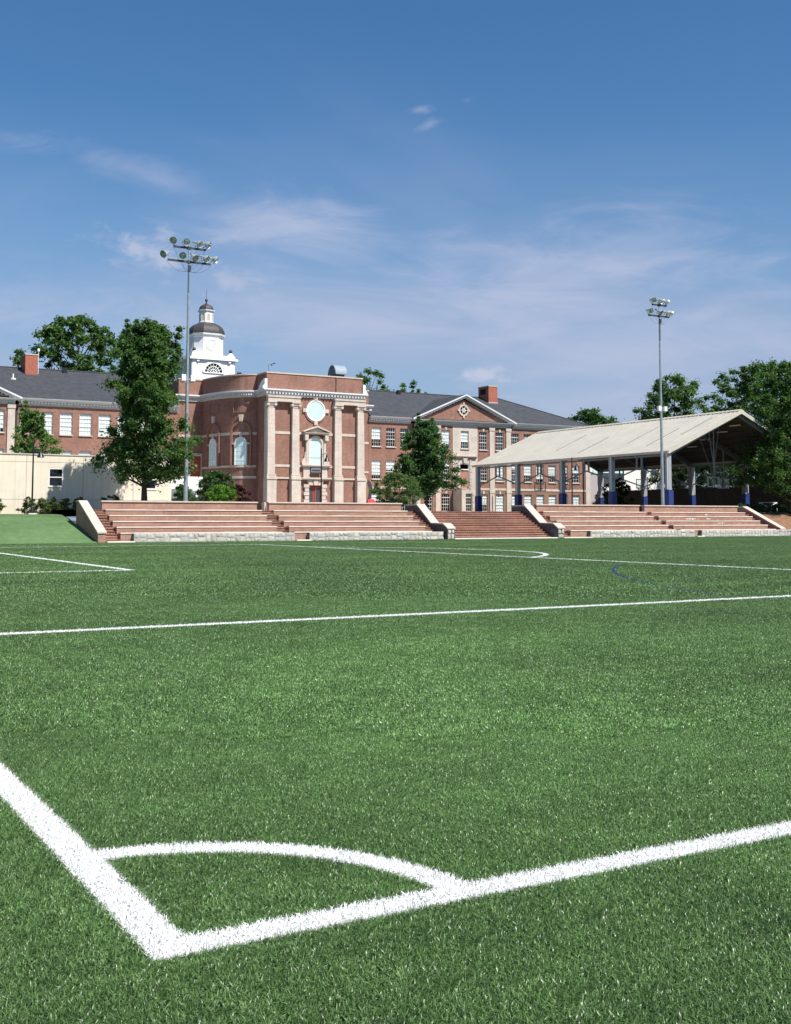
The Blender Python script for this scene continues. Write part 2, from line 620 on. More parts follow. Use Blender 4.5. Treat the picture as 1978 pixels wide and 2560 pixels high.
def turf_colours(q, pos):
    """green of the turf, mottled in broad uneven patches, with a pale sheen painted in"""
    x, y, z = q.sep(pos)
    p2 = q.comb(x, y, 0.0)
    n1 = q.noise(q.comb(q.m('MULTIPLY', x, .6), y, 5.0), .22, 6.0, .6, .4)
    n2 = q.noise(p2, 1.7, 4.0, .6)
    n3 = q.noise(p2, 9.0, 3.0, .6)
    # broad sheen painted into the colour, darker around it, with a ragged border
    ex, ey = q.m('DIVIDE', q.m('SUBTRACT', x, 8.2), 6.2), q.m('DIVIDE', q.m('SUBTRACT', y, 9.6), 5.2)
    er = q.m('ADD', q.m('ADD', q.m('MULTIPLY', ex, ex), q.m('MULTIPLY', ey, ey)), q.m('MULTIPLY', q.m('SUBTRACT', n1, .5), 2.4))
    painted_sheen = q.ramp(er, .1, 1.7, 1.20, .90)
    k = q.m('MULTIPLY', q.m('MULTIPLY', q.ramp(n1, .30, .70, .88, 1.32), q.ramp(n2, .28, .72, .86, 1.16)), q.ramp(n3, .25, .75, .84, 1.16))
    return q.m('MULTIPLY', k, painted_sheen)


def line_mask(q, pos):
    x, y, z = q.sep(pos)
    tot = None

    def acc(a):
        nonlocal tot
        tot = a if tot is None else q.m('MAXIMUM', tot, a)
    for lx, a, b in LINES_X:
        f = q.m('LESS_THAN', q.m('ABSOLUTE', q.m('SUBTRACT', x, lx)), LW if lx == GOAL_X else .13)
        f = q.m('MULTIPLY', f, q.m('GREATER_THAN', y, a))
        acc(q.m('MULTIPLY', f, q.m('LESS_THAN', y, b)))
    for ly, a, b in LINES_Y:
        f = q.m('LESS_THAN', q.m('ABSOLUTE', q.m('SUBTRACT', y, ly)), LW if ly == TOUCH_Y else .13)
        f = q.m('MULTIPLY', f, q.m('GREATER_THAN', x, a))
        acc(q.m('MULTIPLY', f, q.m('LESS_THAN', x, b)))
    for (cx, cy), r, w, x0, y0 in ((ARC_C, ARC_R, ARC_W, GOAL_X, TOUCH_Y), (D_C, D_R, .13, 29.2, 0.0)):
        dx, dy = q.m('SUBTRACT', x, cx), q.m('SUBTRACT', y, cy)
        rr = q.m('SQRT', q.m('ADD', q.m('MULTIPLY', dx, dx), q.m('MULTIPLY', dy, dy)))
        f = q.m('LESS_THAN', q.m('ABSOLUTE', q.m('SUBTRACT', rr, r)), w)
        f = q.m('MULTIPLY', f, q.m('GREATER_THAN', x, x0))
        acc(q.m('MULTIPLY', f, q.m('GREATER_THAN', y, y0)))
    return tot


def turf_material(name, blades, gain=1.0, base=None):
    m = bpy.data.materials.new(name)
    m.use_nodes = True
    t = m.node_tree
    q = NT(t)
    b = t.nodes['Principled BSDF']
    pos = q.n('ShaderNodeNewGeometry').outputs['Position']
    if blades:
        off = q.n('ShaderNodeAttribute', attribute_name='lean').outputs['Vector']
        root = q.vm('SUBTRACT', pos, off)
        tone = q.n('ShaderNodeAttribute', attribute_name='tone').outputs['Fac']
        mask = q.m('MULTIPLY', line_mask(q, root), q.m('GREATER_THAN', tone, .012))
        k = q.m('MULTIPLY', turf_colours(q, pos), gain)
        col = q.mix(tone, (*TURF_A, 1), (*TURF_B, 1))
        col = q.mix(1.0, col, q.comb(k, k, k), 'MULTIPLY')
        rx, ry, rzz = q.sep(root)
        bx_, by_ = q.m('SUBTRACT', rx, BLUE_C[0]), q.m('SUBTRACT', ry, BLUE_C[1])
        br_ = q.m('SQRT', q.m('ADD', q.m('MULTIPLY', bx_, bx_), q.m('MULTIPLY', by_, by_)))
        col = q.mix(q.m('MULTIPLY', q.m('LESS_THAN', q.m('ABSOLUTE', q.m('SUBTRACT', br_, BLUE_R)), .036), q.m('MULTIPLY', q.m('GREATER_THAN', q.m('SUBTRACT', ry, q.m('MULTIPLY', tone, 9.0)), 14.5), q.m('LESS_THAN', ry, 31.0))), col, (.022, .045, .27, 1))
        col = q.mix(mask, col, (.93, .93, .92, 1))
        q.put(b, 'Base Color', col)
        b.inputs['Roughness'].default_value = .36
        b.inputs['Specular IOR Level'].default_value = .48
        tl = q.n('ShaderNodeBsdfTranslucent')
        q.put(tl, 'Color', col)
        mx = q.n('ShaderNodeMixShader')
        mx.inputs[0].default_value = .26
        t.links.new(b.outputs[0], mx.inputs[1])
        t.links.new(tl.outputs[0], mx.inputs[2])
        t.links.new(mx.outputs[0], t.nodes['Material Output'].inputs[0])
    else:
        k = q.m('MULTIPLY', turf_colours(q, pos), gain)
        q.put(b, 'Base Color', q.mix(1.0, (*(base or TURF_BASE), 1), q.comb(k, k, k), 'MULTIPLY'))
        b.inputs['Roughness'].default_value = .9
        b.inputs['Specular IOR Level'].default_value = .15
    M[name] = m


TURF_A, TURF_B, TURF_BASE = (.050, .111, .030), (.182, .308, .100), (.050, .104, .031)
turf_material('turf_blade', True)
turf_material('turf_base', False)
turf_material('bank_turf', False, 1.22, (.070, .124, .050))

big = 3500.0
sheet('ground', 'earth', [(-big, -big, -.12), (big, -big, -.12), (big, big, -.12), (-big, big, -.12)], [(0, 1, 2, 3)], 'open ground reaching to the horizon')
sheet('turf_field', 'turf_base', [(-60, -30, GZ), (170, -30, GZ), (170, 79.9, GZ), (-60, 79.9, GZ)], [(0, 1, 2, 3)], 'flat green sports field of artificial turf')


def profile_sheet(name, m, x0, x1, prof, label, nx=2, wob=0.0):
    vs, fs = [], []
    rnd = random.Random(7)
    n = len(prof)
    for i in range(nx):
        x = x0 + (x1 - x0) * i / (nx - 1)
        for j, (y, z) in enumerate(prof):
            vs.append((x, y, z + (rnd.uniform(-wob, wob) if 0 < j < n - 1 else 0)))
    for i in range(nx - 1):
        for j in range(n - 1):
            a = i * n + j
            fs.append((a, a + n, a + n + 1, a + 1))
    o = sheet(name, m, vs, fs, label)
    for p in o.data.polygons:
        p.use_smooth = True
    return o


TZ = 2.38            # terrace level behind the bleachers
profile_sheet('terrace', 'paving', 21.7, 91.6, [(85.3, TZ), (100, 2.45), (118, 2.66), (124, 2.70), (420, 2.70)], 'paved terrace between the bleachers and the school')
profile_sheet('grass_bank', 'bank_turf', -80, 21.64, [(79.3, -.07), (80.4, .10), (82, .45), (85, 1.12), (88, 1.72), (90.2, 2.02), (92, 2.06)], 'smooth green bank rising left of the bleachers', 30, .02)
profile_sheet('lawn', 'earth', -80, 21.68, [(91.9, 2.055), (97, 2.10), (118, 2.5), (420, 2.5)], 'planted strip above the green bank at the foot of the beige wall')
profile_sheet('soil_bank', 'soil', 91.7, 200, [(80.4, .30), (82, .62), (84, 1.25), (86.5, 2.15), (88, 2.36), (90, 2.40)], 'bare brown earth bank right of the bleachers', 60, .07)
profile_sheet('yard', 'earth', 91.6, 300, [(89.9, 2.39), (420, 2.39)], 'level yard right of the terrace')

for i, (x, a, b) in enumerate(LINES_X):
    strip(('goal_line', 'penalty_area_line', 'goal_area_line')[i], 'line_white', [(x, a), (x, b)], LW, .004,
          ('thick white goal line running away from the corner', 'far white penalty area line crossing the field', 'white goal area line at the left edge')[i])
for i, (y, a, b) in enumerate(LINES_Y):
    e = LW + .004
    strip(('touchline', 'penalty_area_line', 'goal_area_line', 'goal_area_line', 'penalty_area_line')[i], 'line_white',
          [(a + (e if i else 2 * LW + .004), y), (b - (e if i else 0), y)], LW, .004,
          ('white touchline running right from the corner', 'long white line across the middle of the field', 'white line closing the goal area on the near side', 'white line closing the goal area on the far side', 'faint white line below the stone walls')[i])
strip('corner_arc', 'line_white', [(ARC_C[0] + ARC_R * math.cos(t), ARC_C[1] + ARC_R * math.sin(t)) for t in np.linspace(.075, math.pi / 2 - .075, 30)], ARC_W, .004, 'white quarter circle at the field corner')
ta = math.acos((29.2 + .1 - D_C[0]) / D_R)
strip('penalty_arc', 'line_white', [(D_C[0] + D_R * math.cos(t), D_C[1] + D_R * math.sin(t)) for t in np.linspace(-ta, ta, 40)], LW, .004, 'white arc bulging from the penalty area line')
strip('blue_line', 'line_blue', [(BLUE_C[0] + BLUE_R * math.cos(t), BLUE_C[1] + BLUE_R * math.sin(t)) for t in np.linspace(2.25, 2.80, 60)], .036, .008, 'thin blue curved line for a second sport')
strip('penalty_spot', 'line_white', [(20.0, 50.0), (20.32, 50.0)], .14, .004, 'short white penalty mark on the far field')
strip('orange_mark', 'line_orange', [(12.72, 40.0), (13.25, 39.75)], .12, .004, 'small orange mark on the turf')

# ------------------------------------------------------------------ bleachers, stairs and walls
ROW_Y = [80.46, 81.45, 82.45, 83.45, 84.45, 85.45]
ROW_Z = [.70, 1.12, 1.54, 1.97, 2.40]


def bleacher(x0, x1, label):
    t = thing('brick_bleacher', label, 'bleacher', ((x0 + x1) / 2, 80.46, 0), group='brick seating blocks')
    for i, z in enumerate(ROW_Z):
        world_part(MB().box(x0, x1, ROW_Y[i], ROW_Y[i + 1] - .003, -.06, z - .075), 'riser', 'bleacher_brick', t)
        mb = MB()
        n = max(3, round((x1 - x0) / 1.55))
        for k in range(n):                                   # seat slabs laid end to end, none quite level
            a, b = x0 - .02 + (x1 - x0 + .04) * k / n, x0 - .02 + (x1 - x0 + .04) * (k + 1) / n - .008
            dz, dy = rnd.uniform(-.012, .012), rnd.uniform(-.012, .012)
            s = MB().box(a, b, ROW_Y[i] - .045 + dy, ROW_Y[i] + .52, z - .073, z + dz)
            world_part(s, 'seat_slab', 'seat_slab', t)
    world_part(MB().box(x0, x1, 85.452, 85.85, -.06, 2.97), 'back_wall', 'bleacher_brick', t)
    n = max(3, round((x1 - x0) / 1.4))
    for k in range(n):
        a, b = x0 - .07 + (x1 - x0 + .14) * k / n, x0 - .07 + (x1 - x0 + .14) * (k + 1) / n - .007
        world_part(MB().box(a, b, 85.36, 85.94, 2.972, 3.075 + rnd.uniform(-.004, .004)), 'coping_stone', 'coping', t)
    return t


rnd = random.Random(3)
bleacher(23.45, 36.05, 'brick seating block at the far left behind a stone wall')
bleacher(37.09, 49.56, 'brick seating block left of the wide central stairs')
bl3 = bleacher(64.16, 76.73, 'brick seating block just right of the wide central stairs')
bl4 = bleacher(77.41, 90.25, 'rightmost brick seating block with white scrawl on its rows')


def stairs(x0, x1, label, n=12, xb=None):
    t = thing('brick_staircase', label, 'stairs', ((x0 + x1) / 2, 80.4, 0), group='brick stairs between the seating')
    for k in range(n):
        y = 80.40 + k * .41
        z = .2 * (k + 1)
        b = (xb if xb and k < 3 else x1)
        y1 = y + .408 if k < n - 1 else 85.95
        world_part(MB().box(x0 + .006, b - .006, y, y1, -.06, z - .055 - (.025 if k == n - 1 else 0)), 'riser', 'bleacher_brick', t)
        world_part(MB().box(x0 + .006, b - .006, y - .05, y1, z - .053 - (.025 if k == n - 1 else 0), z - (.025 if k == n - 1 else 0)), 'tread', 'step_brick', t)
    return t


stairs(22.32, 23.45, 'narrow brick stairs at the far left end of the seating')
stairs(36.05, 37.09, 'narrow brick stairs between the two left seating blocks')
stairs(49.56, 50.52, 'narrow brick stairs left of the wide stairs behind a stone wing wall')
stairs(51.38, 62.0, 'wide central brick stairs between two stone wing walls')
stairs(62.87, 64.16, 'narrow brick stairs right of the wide stairs')
stairs(76.73, 77.41, 'narrow brick stairs between the two right seating blocks')
stairs(90.25, 90.93, 'narrow brick stairs at the far right end of the seating')
for a, b, l in ((22.3, 24.28, 'pale kerb below the far left stairs'), (36.95, 38.15, 'pale kerb in the gap between two stone walls at left'),
                (51.36, 66.0, 'long pale kerb at the foot of the wide stairs'), (78.8, 79.66, 'pale kerb in the gap between two stone walls at right')):
    o = MB().px([(79.62, -.06), (79.62, .075), (79.66, .09), (80.37, .09), (80.37, -.06)], a, b).build('kerb', 'kerb_concrete')
    tag(o, l, 'kerb', 'pale kerbs at the foot of the stairs')


def stone_piece(x0, x1, z0, z1, y):
    """one pillow-faced irregular stone of a wall facing -y"""
    w, h = x1 - x0, z1 - z0
    j = min(.085, .24 * min(w, h))
    r = rnd.uniform
    ring = [(x0 + r(0, j), z0 + r(0, j)), ((x0 + x1) / 2 + r(-.2, .2) * w, z0 + r(0, j * .7)), (x1 - r(0, j), z0 + r(0, j)),
            (x1 - r(0, j * .7), (z0 + z1) / 2 + r(-.15, .15) * h), (x1 - r(0, j * 1.3), z1 - r(0, j)),
            ((x0 + x1) / 2 + r(-.2, .2) * w, z1 - r(0, j * .7)), (x0 + r(0, j * 1.3), z1 - r(0, j)), (x0 + r(0, j * .7), (z0 + z1) / 2 + r(-.15, .15) * h)]
    cx, cz = (x0 + x1) / 2, (z0 + z1) / 2
    d1 = r(.018, .045)
    vs = [(a, y + .03, b) for a, b in ring]
    vs += [(a + (cx - a) * .05, y - d1 * .7, b + (cz - b) * .06) for a, b in ring]
    vs += [(a + (cx - a) * .28, y - d1, b + (cz - b) * .3) for a, b in ring]
    fs = []
    for k in (0, 8):
        fs += [(k + i, k + (i + 1) % 8, k + 8 + (i + 1) % 8, k + 8 + i) for i in range(8)]
    fs.append(tuple(range(16, 24)))
    return MB().add(vs, fs)


def stones(t, x0, x1, z0, z1, y, name='stone'):
    x = x0
    while x < x1 - .05:
        w = rnd.uniform(.34, .95)
        if x1 - x - w < .3:
            w = x1 - x
        xe = x + w
        H = z1 - z0
        cells = []
        c = rnd.random()
        if w < .55 and c < .6:
            cells = [(x, xe, z0, z1)]
        else:
            s = z0 + H * rnd.uniform(.34, .66)
            for a, b in ((z0, s), (s, z1)):
                if w > .62 and rnd.random() < .55:
                    xm = x + w * rnd.uniform(.35, .65)
                    cells += [(x, xm, a, b), (xm, xe, a, b)]
                else:
                    cells.append((x, xe, a, b))
        for a, b, c0, c1 in cells:
            g = .011
            world_part(stone_piece(a + g, b - g, c0 + g, c1 - g, y), name, 'fieldstone', t, True)
        x = xe


def stone_wall(x0, x1, label):
    t = thing('stone_wall', label, 'wall', ((x0 + x1) / 2, 80.2, 0), group='low stone walls along the field')
    world_part(MB().box(x0, x1, 80.0, 80.415, -.07, .60), 'wall_core', 'stone_joint', t)
    stones(t, x0 + .01, x1 - .01, -.02, .655, 80.0)
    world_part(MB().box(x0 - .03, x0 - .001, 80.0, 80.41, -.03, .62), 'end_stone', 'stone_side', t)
    world_part(MB().box(x0, x1, 80.0, 80.43, .602, .645), 'top_bed', 'fieldstone', t)
    return t


stone_wall(24.3, 36.91, 'low pale stone wall at the far left')
stone_wall(38.18, 50.5, 'low pale stone wall ending at the left stone wing wall')
stone_wall(66.07, 78.77, 'low pale stone wall right of the wide stairs')
stone_wall(79.69, 101.0, 'low pale stone wall running out of view at the right')


def wing_wall(x0, x1, prof, label, body, cap_m, stone_front=False):
    """prof: (y, z) points of the coping line from the back to the front"""
    yb, yf = prof[0][0], prof[-1][0]
    t = thing('wing_wall', label, 'wall', ((x0 + x1) / 2, yf, 0), group='sloping wing walls beside the stairs')
    poly = [(yb, -.06)] + [(y, z - .11) for y, z in prof] + [(yf, -.06)]
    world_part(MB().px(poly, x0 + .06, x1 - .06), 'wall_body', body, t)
    for k in range(len(prof) - 1):
        (ya, za), (yc, zc) = prof[k], prof[k + 1]
        L = math.hypot(yc - ya, zc - za)
        n = max(1, round(L / 1.35))
        for i in range(n):
            f0, f1 = i / n, (i + 1) / n
            p0 = (ya + (yc - ya) * f0 - .004, za + (zc - za) * f0)
            p1 = (ya + (yc - ya) * f1 + .004, za + (zc - za) * f1)
            if k == len(prof) - 2 and i == n - 1:
                p1 = (yc - .07, zc + (zc - za) / L * .05)
            world_part(MB().px([(p0[0], p0[1] - .108), (p0[0], p0[1]), (p1[0], p1[1]), (p1[0], p1[1] - .108)], x0, x1), 'coping_stone', cap_m, t)
    if stone_front:
        stones(t, x0 + .07, x1 - .07, 0, prof[-1][1] - .13, yf)
    return t


wing_wall(21.65, 22.31, [(86.2, 3.07), (85.4, 3.07), (80.0, .78)], 'sloping brick wing wall with pale coping at the far left', 'bleacher_brick', 'coping')
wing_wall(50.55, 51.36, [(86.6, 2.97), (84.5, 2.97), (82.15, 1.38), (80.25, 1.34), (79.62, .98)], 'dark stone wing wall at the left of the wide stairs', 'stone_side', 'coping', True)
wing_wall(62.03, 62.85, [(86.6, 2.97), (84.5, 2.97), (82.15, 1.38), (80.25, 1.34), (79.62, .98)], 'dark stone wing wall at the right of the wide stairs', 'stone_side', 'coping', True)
wing_wall(90.95, 91.66, [(86.2, 3.03), (85.4, 3.03), (80.48, .80)], 'sloping brick wing wall with pale coping at the far right', 'bleacher_brick', 'coping')

# ------------------------------------------------------------------ the school: one building, parts in its own frame
# frame: x along the front from the middle of the hall, y back from the wing fronts, z up from its ground
KS = 1.15
school = thing('school_building', 'long red brick school with stone trim, slate roofs and a white domed clock tower', 'building', (61.06, 138.0, 2.715), scale=KS)


def part(mb, name, m, parent=None, smooth=False):
    return mb.build(name, m, parent or school, smooth)


def wall_grid(x0, x1, z0, z1, holes, y, depth=.28, mb=None):
    """front face in the plane y with rectangular openings and their reveals"""
    mb = mb or MB()
    xs = sorted({x0, x1, *[h[0] for h in holes], *[h[1] for h in holes]})
    zs = sorted({z0, z1, *[h[2] for h in holes], *[h[3] for h in holes]})
    xs = [v for v in xs if x0 <= v <= x1]
    zs = [v for v in zs if z0 <= v <= z1]
    for i in range(len(xs) - 1):
        for j in range(len(zs) - 1):
            cx, cz = (xs[i] + xs[i + 1]) / 2, (zs[j] + zs[j + 1]) / 2
            if any(h[0] < cx < h[1] and h[2] < cz < h[3] for h in holes):
                continue
            mb.add([(xs[i], y, zs[j]), (xs[i + 1], y, zs[j]), (xs[i + 1], y, zs[j + 1]), (xs[i], y, zs[j + 1])], [(0, 1, 2, 3)])
    for a, b, c, d in holes:
        mb.add([(a, y, c), (b, y, c), (b, y, d), (a, y, d), (a, y + depth, c), (b, y + depth, c), (b, y + depth, d), (a, y + depth, d)],
               [(0, 4, 5, 1), (1, 5, 6, 2), (2, 6, 7, 3), (3, 7, 4, 0)])
    return mb


def raw(mb, name, m, parent=None):
    """open shells keep the winding they were written with"""
    me = bpy.data.meshes.new(name)
    me.from_pydata(mb.v, [], mb.f)
    me.materials.append(M[m])
    return link(name, me, parent or school)


WIN = {}


def window_meshes(w, h):
    key = (round(w, 2), round(h, 2))
    if key in WIN:
        return WIN[key]
    f = .055
    a = w / 2
    t1, t2 = h * .775, h * .40
    fr = MB()
    fr.box(-a, -a + f, -.05, .05, 0, h).box(a - f, a, -.05, .05, 0, h)
    fr.box(-a + f, a - f, -.048, .05, 0, f).box(-a + f, a - f, -.048, .05, h - f, h)
    fr.box(-a + f, a - f, -.035, .045, t1 - .03, t1 + .03).box(-a + f, a - f, -.04, .045, t2 - .03, t2 + .03)
    mu = MB()
    for k in (1, 2, 3):
        x = -a + f + (w - 2 * f) * k / 4
        for z0, z1 in ((f, t2 - .03), (t2 + .03, t1 - .03), (t1 + .03, h - f)):
            mu.box(x - .010, x + .010, -.02, .018, z0, z1)
    for z in (f + (t2 - f) / 2, (t1 + t2) / 2):
        for k in range(4):
            x0 = -a + f + (w - 2 * f) * k / 4
            mu.box(x0 + .010, x0 + (w - 2 * f) / 4 - .010, -.019, .017, z - .010, z + .010)
    pn = MB().box(-a + f, a - f, .022, .028, f, h - f)
    sl = MB().box(-a - .06, a + .06, -.13, .10, -.10, -.002)
    WIN[key] = (fr.mesh('window', 'frame_paint'), mu.mesh('muntin_grid', 'frame_paint'), pn.mesh('pane', 'window_glass'), sl.mesh('sill', 'limestone'), {})
    return WIN[key]


def window(x0, x1, z0, z1, y, shade=0.0, sill=True, parent=None):
    w, h = x1 - x0, z1 - z0
    fr, mu, pn, sl, bl = window_meshes(w, h)
    o = link('window', fr, parent or school, ((x0 + x1) / 2, y + .17, z0))
    link('muntin_grid', mu, o)
    link('pane', pn, o)
    if sill:
        link('sill', sl, o, (0, -.17, 0))
    if shade > 0:
        s = round(min(shade, 1.0), 2)
        if s not in bl:
            zb = .08 + (h - .16) * (1 - s)
            bl[s] = MB().box(-w / 2 + .08, w / 2 - .08, .034, .040, zb, h - .08).mesh('blind', 'blind')
        link('blind', bl[s], o)
    return o


def arched(cx, z0, zs, r, n=14):
    """outline of an opening with a round head, (x, z) points"""
    pts = [(cx - r, z0), (cx + r, z0)]
    pts += [(cx + r * math.cos(math.pi * k / n), zs + r * math.sin(math.pi * k / n)) for k in range(n + 1)]
    return pts


def arch_band(mb, cx, z0, zs, r0, r1, y0, y1, n=16, legs=True, fn=None):
    """band between two round-headed outlines, pushed from y0 to y1"""
    fn = fn or (lambda a, b, t: (a, t, b))
    inn = [(cx + r0 * math.cos(math.pi * k / n), zs + r0 * math.sin(math.pi * k / n)) for k in range(n + 1)]
    out = [(cx + r1 * math.cos(math.pi * k / n), zs + r1 * math.sin(math.pi * k / n)) for k in range(n + 1)]
    if legs:
        inn = [(cx + r0, z0)] + inn + [(cx - r0, z0)]
        out = [(cx + r1, z0)] + out + [(cx - r1, z0)]
    for k in range(len(inn) - 1):
        mb.prism([inn[k], out[k], out[k + 1], inn[k + 1]], fn, y0, y1)
    return mb


ROWS = [(.10, 2.33), (3.97, 6.28), (7.93, 10.27)]
EAVE0, EAVE1 = 10.84, 11.55
SLOPE = (15.83 - EAVE1) / 9.6


def cornice_run(x0, x1, y, z0=EAVE0, z1=EAVE1, end=0.0):
    """frieze, dentils and white gutter along a straight front facing -y"""
    h = z1 - z0
    part(MB().px([(y + .1, z0), (y - .06, z0), (y - .06, z0 + h * .22), (y - .14, z0 + h * .26), (y - .14, z0 + h * .52), (y - .46, z0 + h * .60), (y - .48, z0 + h * .74), (y + .1, z0 + h * .74)], x0, x1), 'cornice', 'cornice_paint')
    part(MB().px([(y + .1, z1 - h * .255), (y - .52, z1 - h * .255), (y - .62, z1 - .02), (y - .62, z1), (y + .1, z1)], x0 - end, x1 + end), 'gutter', 'gutter_white')
    d = MB()
    n = int((x1 - x0) / .34)
    for k in range(n):
        x = x0 + .08 + (x1 - x0 - .16) * (k + .5) / n
        d.box(x - .085, x + .085, y - .36, y - .142, z0 + h * .36, z0 + h * .525)
    part(d, 'dentil_course', 'gutter_white')['kind'] = 'stuff'


def pediment(cx, half, apex):
    y = -.4
    cornice_run(cx - half - .02, cx + half + .02, y, EAVE0, EAVE1 - .12, .5)
    zb = EAVE1 - .11
    part(MB().py([(cx - half + .2, zb), (cx + half - .2, zb), (cx, apex - .62)], y - .02, y + .3), 'pediment_wall', 'school_brick')
    L = half + .62
    for s in (-1, 1):
        def rk(d0, d1, y0, y1, nm, m):
            # raking band between depths d0 and d1 under the roof line
            k = (apex - zb + .02) / L
            p = [(cx + s * L, zb + .02 - d0 * 1.05 + .0), (cx, apex - d0 * 1.05), (cx, apex - d1 * 1.05), (cx + s * (L - .0), zb + .02 - d1 * 1.05)]
            p = [(cx + s * L, zb + .10 - d0), (cx, apex + .08 - d0), (cx, apex + .08 - d1), (cx + s * L, zb + .10 - d1)]
            part(MB().py(p, y0, y1), nm, m)
        rk(0, .17, y - .60, y + .2, 'rake_gutter', 'gutter_white')
        rk(.172, .40, y - .44, y + .2, 'rake_cornice', 'cornice_paint')
        d = MB()
        for k in range(18):
            f = (k + .8) / 19
            x = cx + s * L * (1 - f)
            z = zb + .10 + (apex + .08 - zb - .10) * f
            d.box(x - .085, x + .085, y - .34, y - .1, z - .50, z - .402)
        part(d, 'dentil_course', 'cornice_paint')['kind'] = 'stuff'
    # round window with stone ring and four keys
    zc = 12.86
    rw = part(MB().lathe([(.52, 0), (.52, .06)], n=28, mtx=Matrix.Rotation(R(90), 3, 'X')), 'round_window', 'interior')
    rw.location = (cx - .1, y - .03, zc)
    rg = MB()
    arch_band(rg, 0, 0, 0, .54, .74, -.10, .0, 16, False)
    arch_band(rg, 0, 0, 0, -.54, -.74, -.10, .0, 16, False)
    for a in (0, 90, 180, 270):
        c, s = math.cos(R(a)), math.sin(R(a))
        rg.box(c * .80 - .13, c * .80 + .13, -.13, -.005, s * .84 - .13, s * .84 + .13)
    part(rg, 'stone_ring', 'limestone', rw)
    mu = MB()
    for a in (0, 60, 120):
        c, s = math.cos(R(a)), math.sin(R(a))
        mu.tube([(-.52 * c, -.07, -.52 * s), (.52 * c, -.07, .52 * s)], .028, 5)
    arch_band(mu, 0, 0, 0, .20, .26, -.09, -.06, 10, False)
    arch_band(mu, 0, 0, 0, -.20, -.26, -.09, -.06, 10, False)
    part(mu, 'muntin_grid', 'frame_paint', rw)


# ---- right wing
XW0, XW1 = 11.95, 45.97
PC, PH = 25.45, 7.15
cols_a = [(12.39, 13.68), (14.39, 15.69), (16.38, 17.68)]
cols_p = [(19.53, 20.77), (22.10, 23.34), (27.74, 28.98), (30.28, 31.52)]
cols_b = [(33.05, 34.28), (35.02, 36.25), (37.0, 38.23), (39.0, 40.23), (40.98, 42.21), (42.96, 44.2)]
sh_a = [[.42, .1, .1], [.78, .50, .36], [.66, 0, 0]]
sh_b = [[1, 1, 1, 1, 1, 1], [.3, .62, .85, .55, .45, .4], [0, 0, 0, .2, 0, .3]]
sh_p = [[.12, 0, .55, 1], [.3, .2, 0, .9], [.4, .75, 0, 0]]


def holes_of(cols, rows=ROWS):
    return [(a, b, z0, z1) for a, b in cols for z0, z1 in rows]


raw(wall_grid(XW0, 18.3, 0, EAVE0 + .1, holes_of(cols_a), 0), 'wing_wall', 'school_brick')
raw(wall_grid(32.6, XW1, 0, EAVE0 + .1, holes_of(cols_b), 0), 'wing_wall', 'school_brick')
part(MB().box(XW1 - .02, XW1 - .001, .01, 18, 0, EAVE0 + .1), 'end_wall', 'school_brick')
part(MB().box(XW0, XW1, 17.9, 18, 0, EAVE0 + .1), 'rear_wall', 'school_brick')
part(MB().box(XW0 + .1, XW1 - .1, 1.5, 1.6, 0, EAVE0), 'dark_backing', 'interior')  # near-black board standing in for unlit rooms behind the panes
# pedimented middle of the wing: brick bays, stone centre and pilasters, set forward
pw = [(20.15 - 1.25 - .0, 21.14, None)]
raw(wall_grid(18.9, 21.14, 0, EAVE0, holes_of(cols_p[:1]), -.4), 'bay_wall', 'school_brick')
raw(wall_grid(21.83, 23.69, 0, EAVE0, holes_of(cols_p[1:2]), -.4), 'bay_wall', 'school_brick')
raw(wall_grid(27.45, 29.28, 0, EAVE0, holes_of(cols_p[2:3]), -.4), 'bay_wall', 'school_brick')
raw(wall_grid(29.99, 31.87, 0, EAVE0, holes_of(cols_p[3:]), -.4), 'bay_wall', 'school_brick')
for s in (18.31, 32.58):
    part(MB().box(s - .01, s + .01, -.39, .02, 0, EAVE0), 'bay_return', 'limestone')
raw(wall_grid(23.69, 27.45, 0, EAVE0, [(24.92, 26.12, 8.0, 10.25), (24.74, 26.2, 2.9, 6.12), (25.3, 26.55, .1, 2.36)], -.46), 'stone_bay', 'limestone')
for a, b in ((18.3, 18.92), (21.13, 21.84), (29.27, 30.0), (31.86, 32.6)):
    pl = part(MB().box(a, b, -.54, -.39, 0, EAVE0 - .42).box(a - .05, b + .05, -.60, -.39, EAVE0 - .42, EAVE0 - .002).box(a - .04, b + .04, -.58, -.39, 2.45, 2.82), 'pilaster', 'limestone')
for r in range(3):
    for i, (a, b) in enumerate(cols_a):
        window(a, b, *ROWS[r], 0, sh_a[r][i])
    for i, (a, b) in enumerate(cols_b):
        window(a, b, *ROWS[r], 0, sh_b[r][i])
    for i, (a, b) in enumerate(cols_p):
        window(a, b, *ROWS[r], -.4, sh_p[r][i])
        c = (a + b) / 2
        part(MB().py([(c - .10, ROWS[r][1] + .002), (c + .10, ROWS[r][1] + .002), (c + .15, ROWS[r][1] + .36), (c - .15, ROWS[r][1] + .36)], -.47, -.39), 'keystone', 'limestone')
window(24.92, 26.12, 8.0, 10.25, -.46, .62)
window(25.3, 26.55, .1, 2.36, -.46, 0, False)
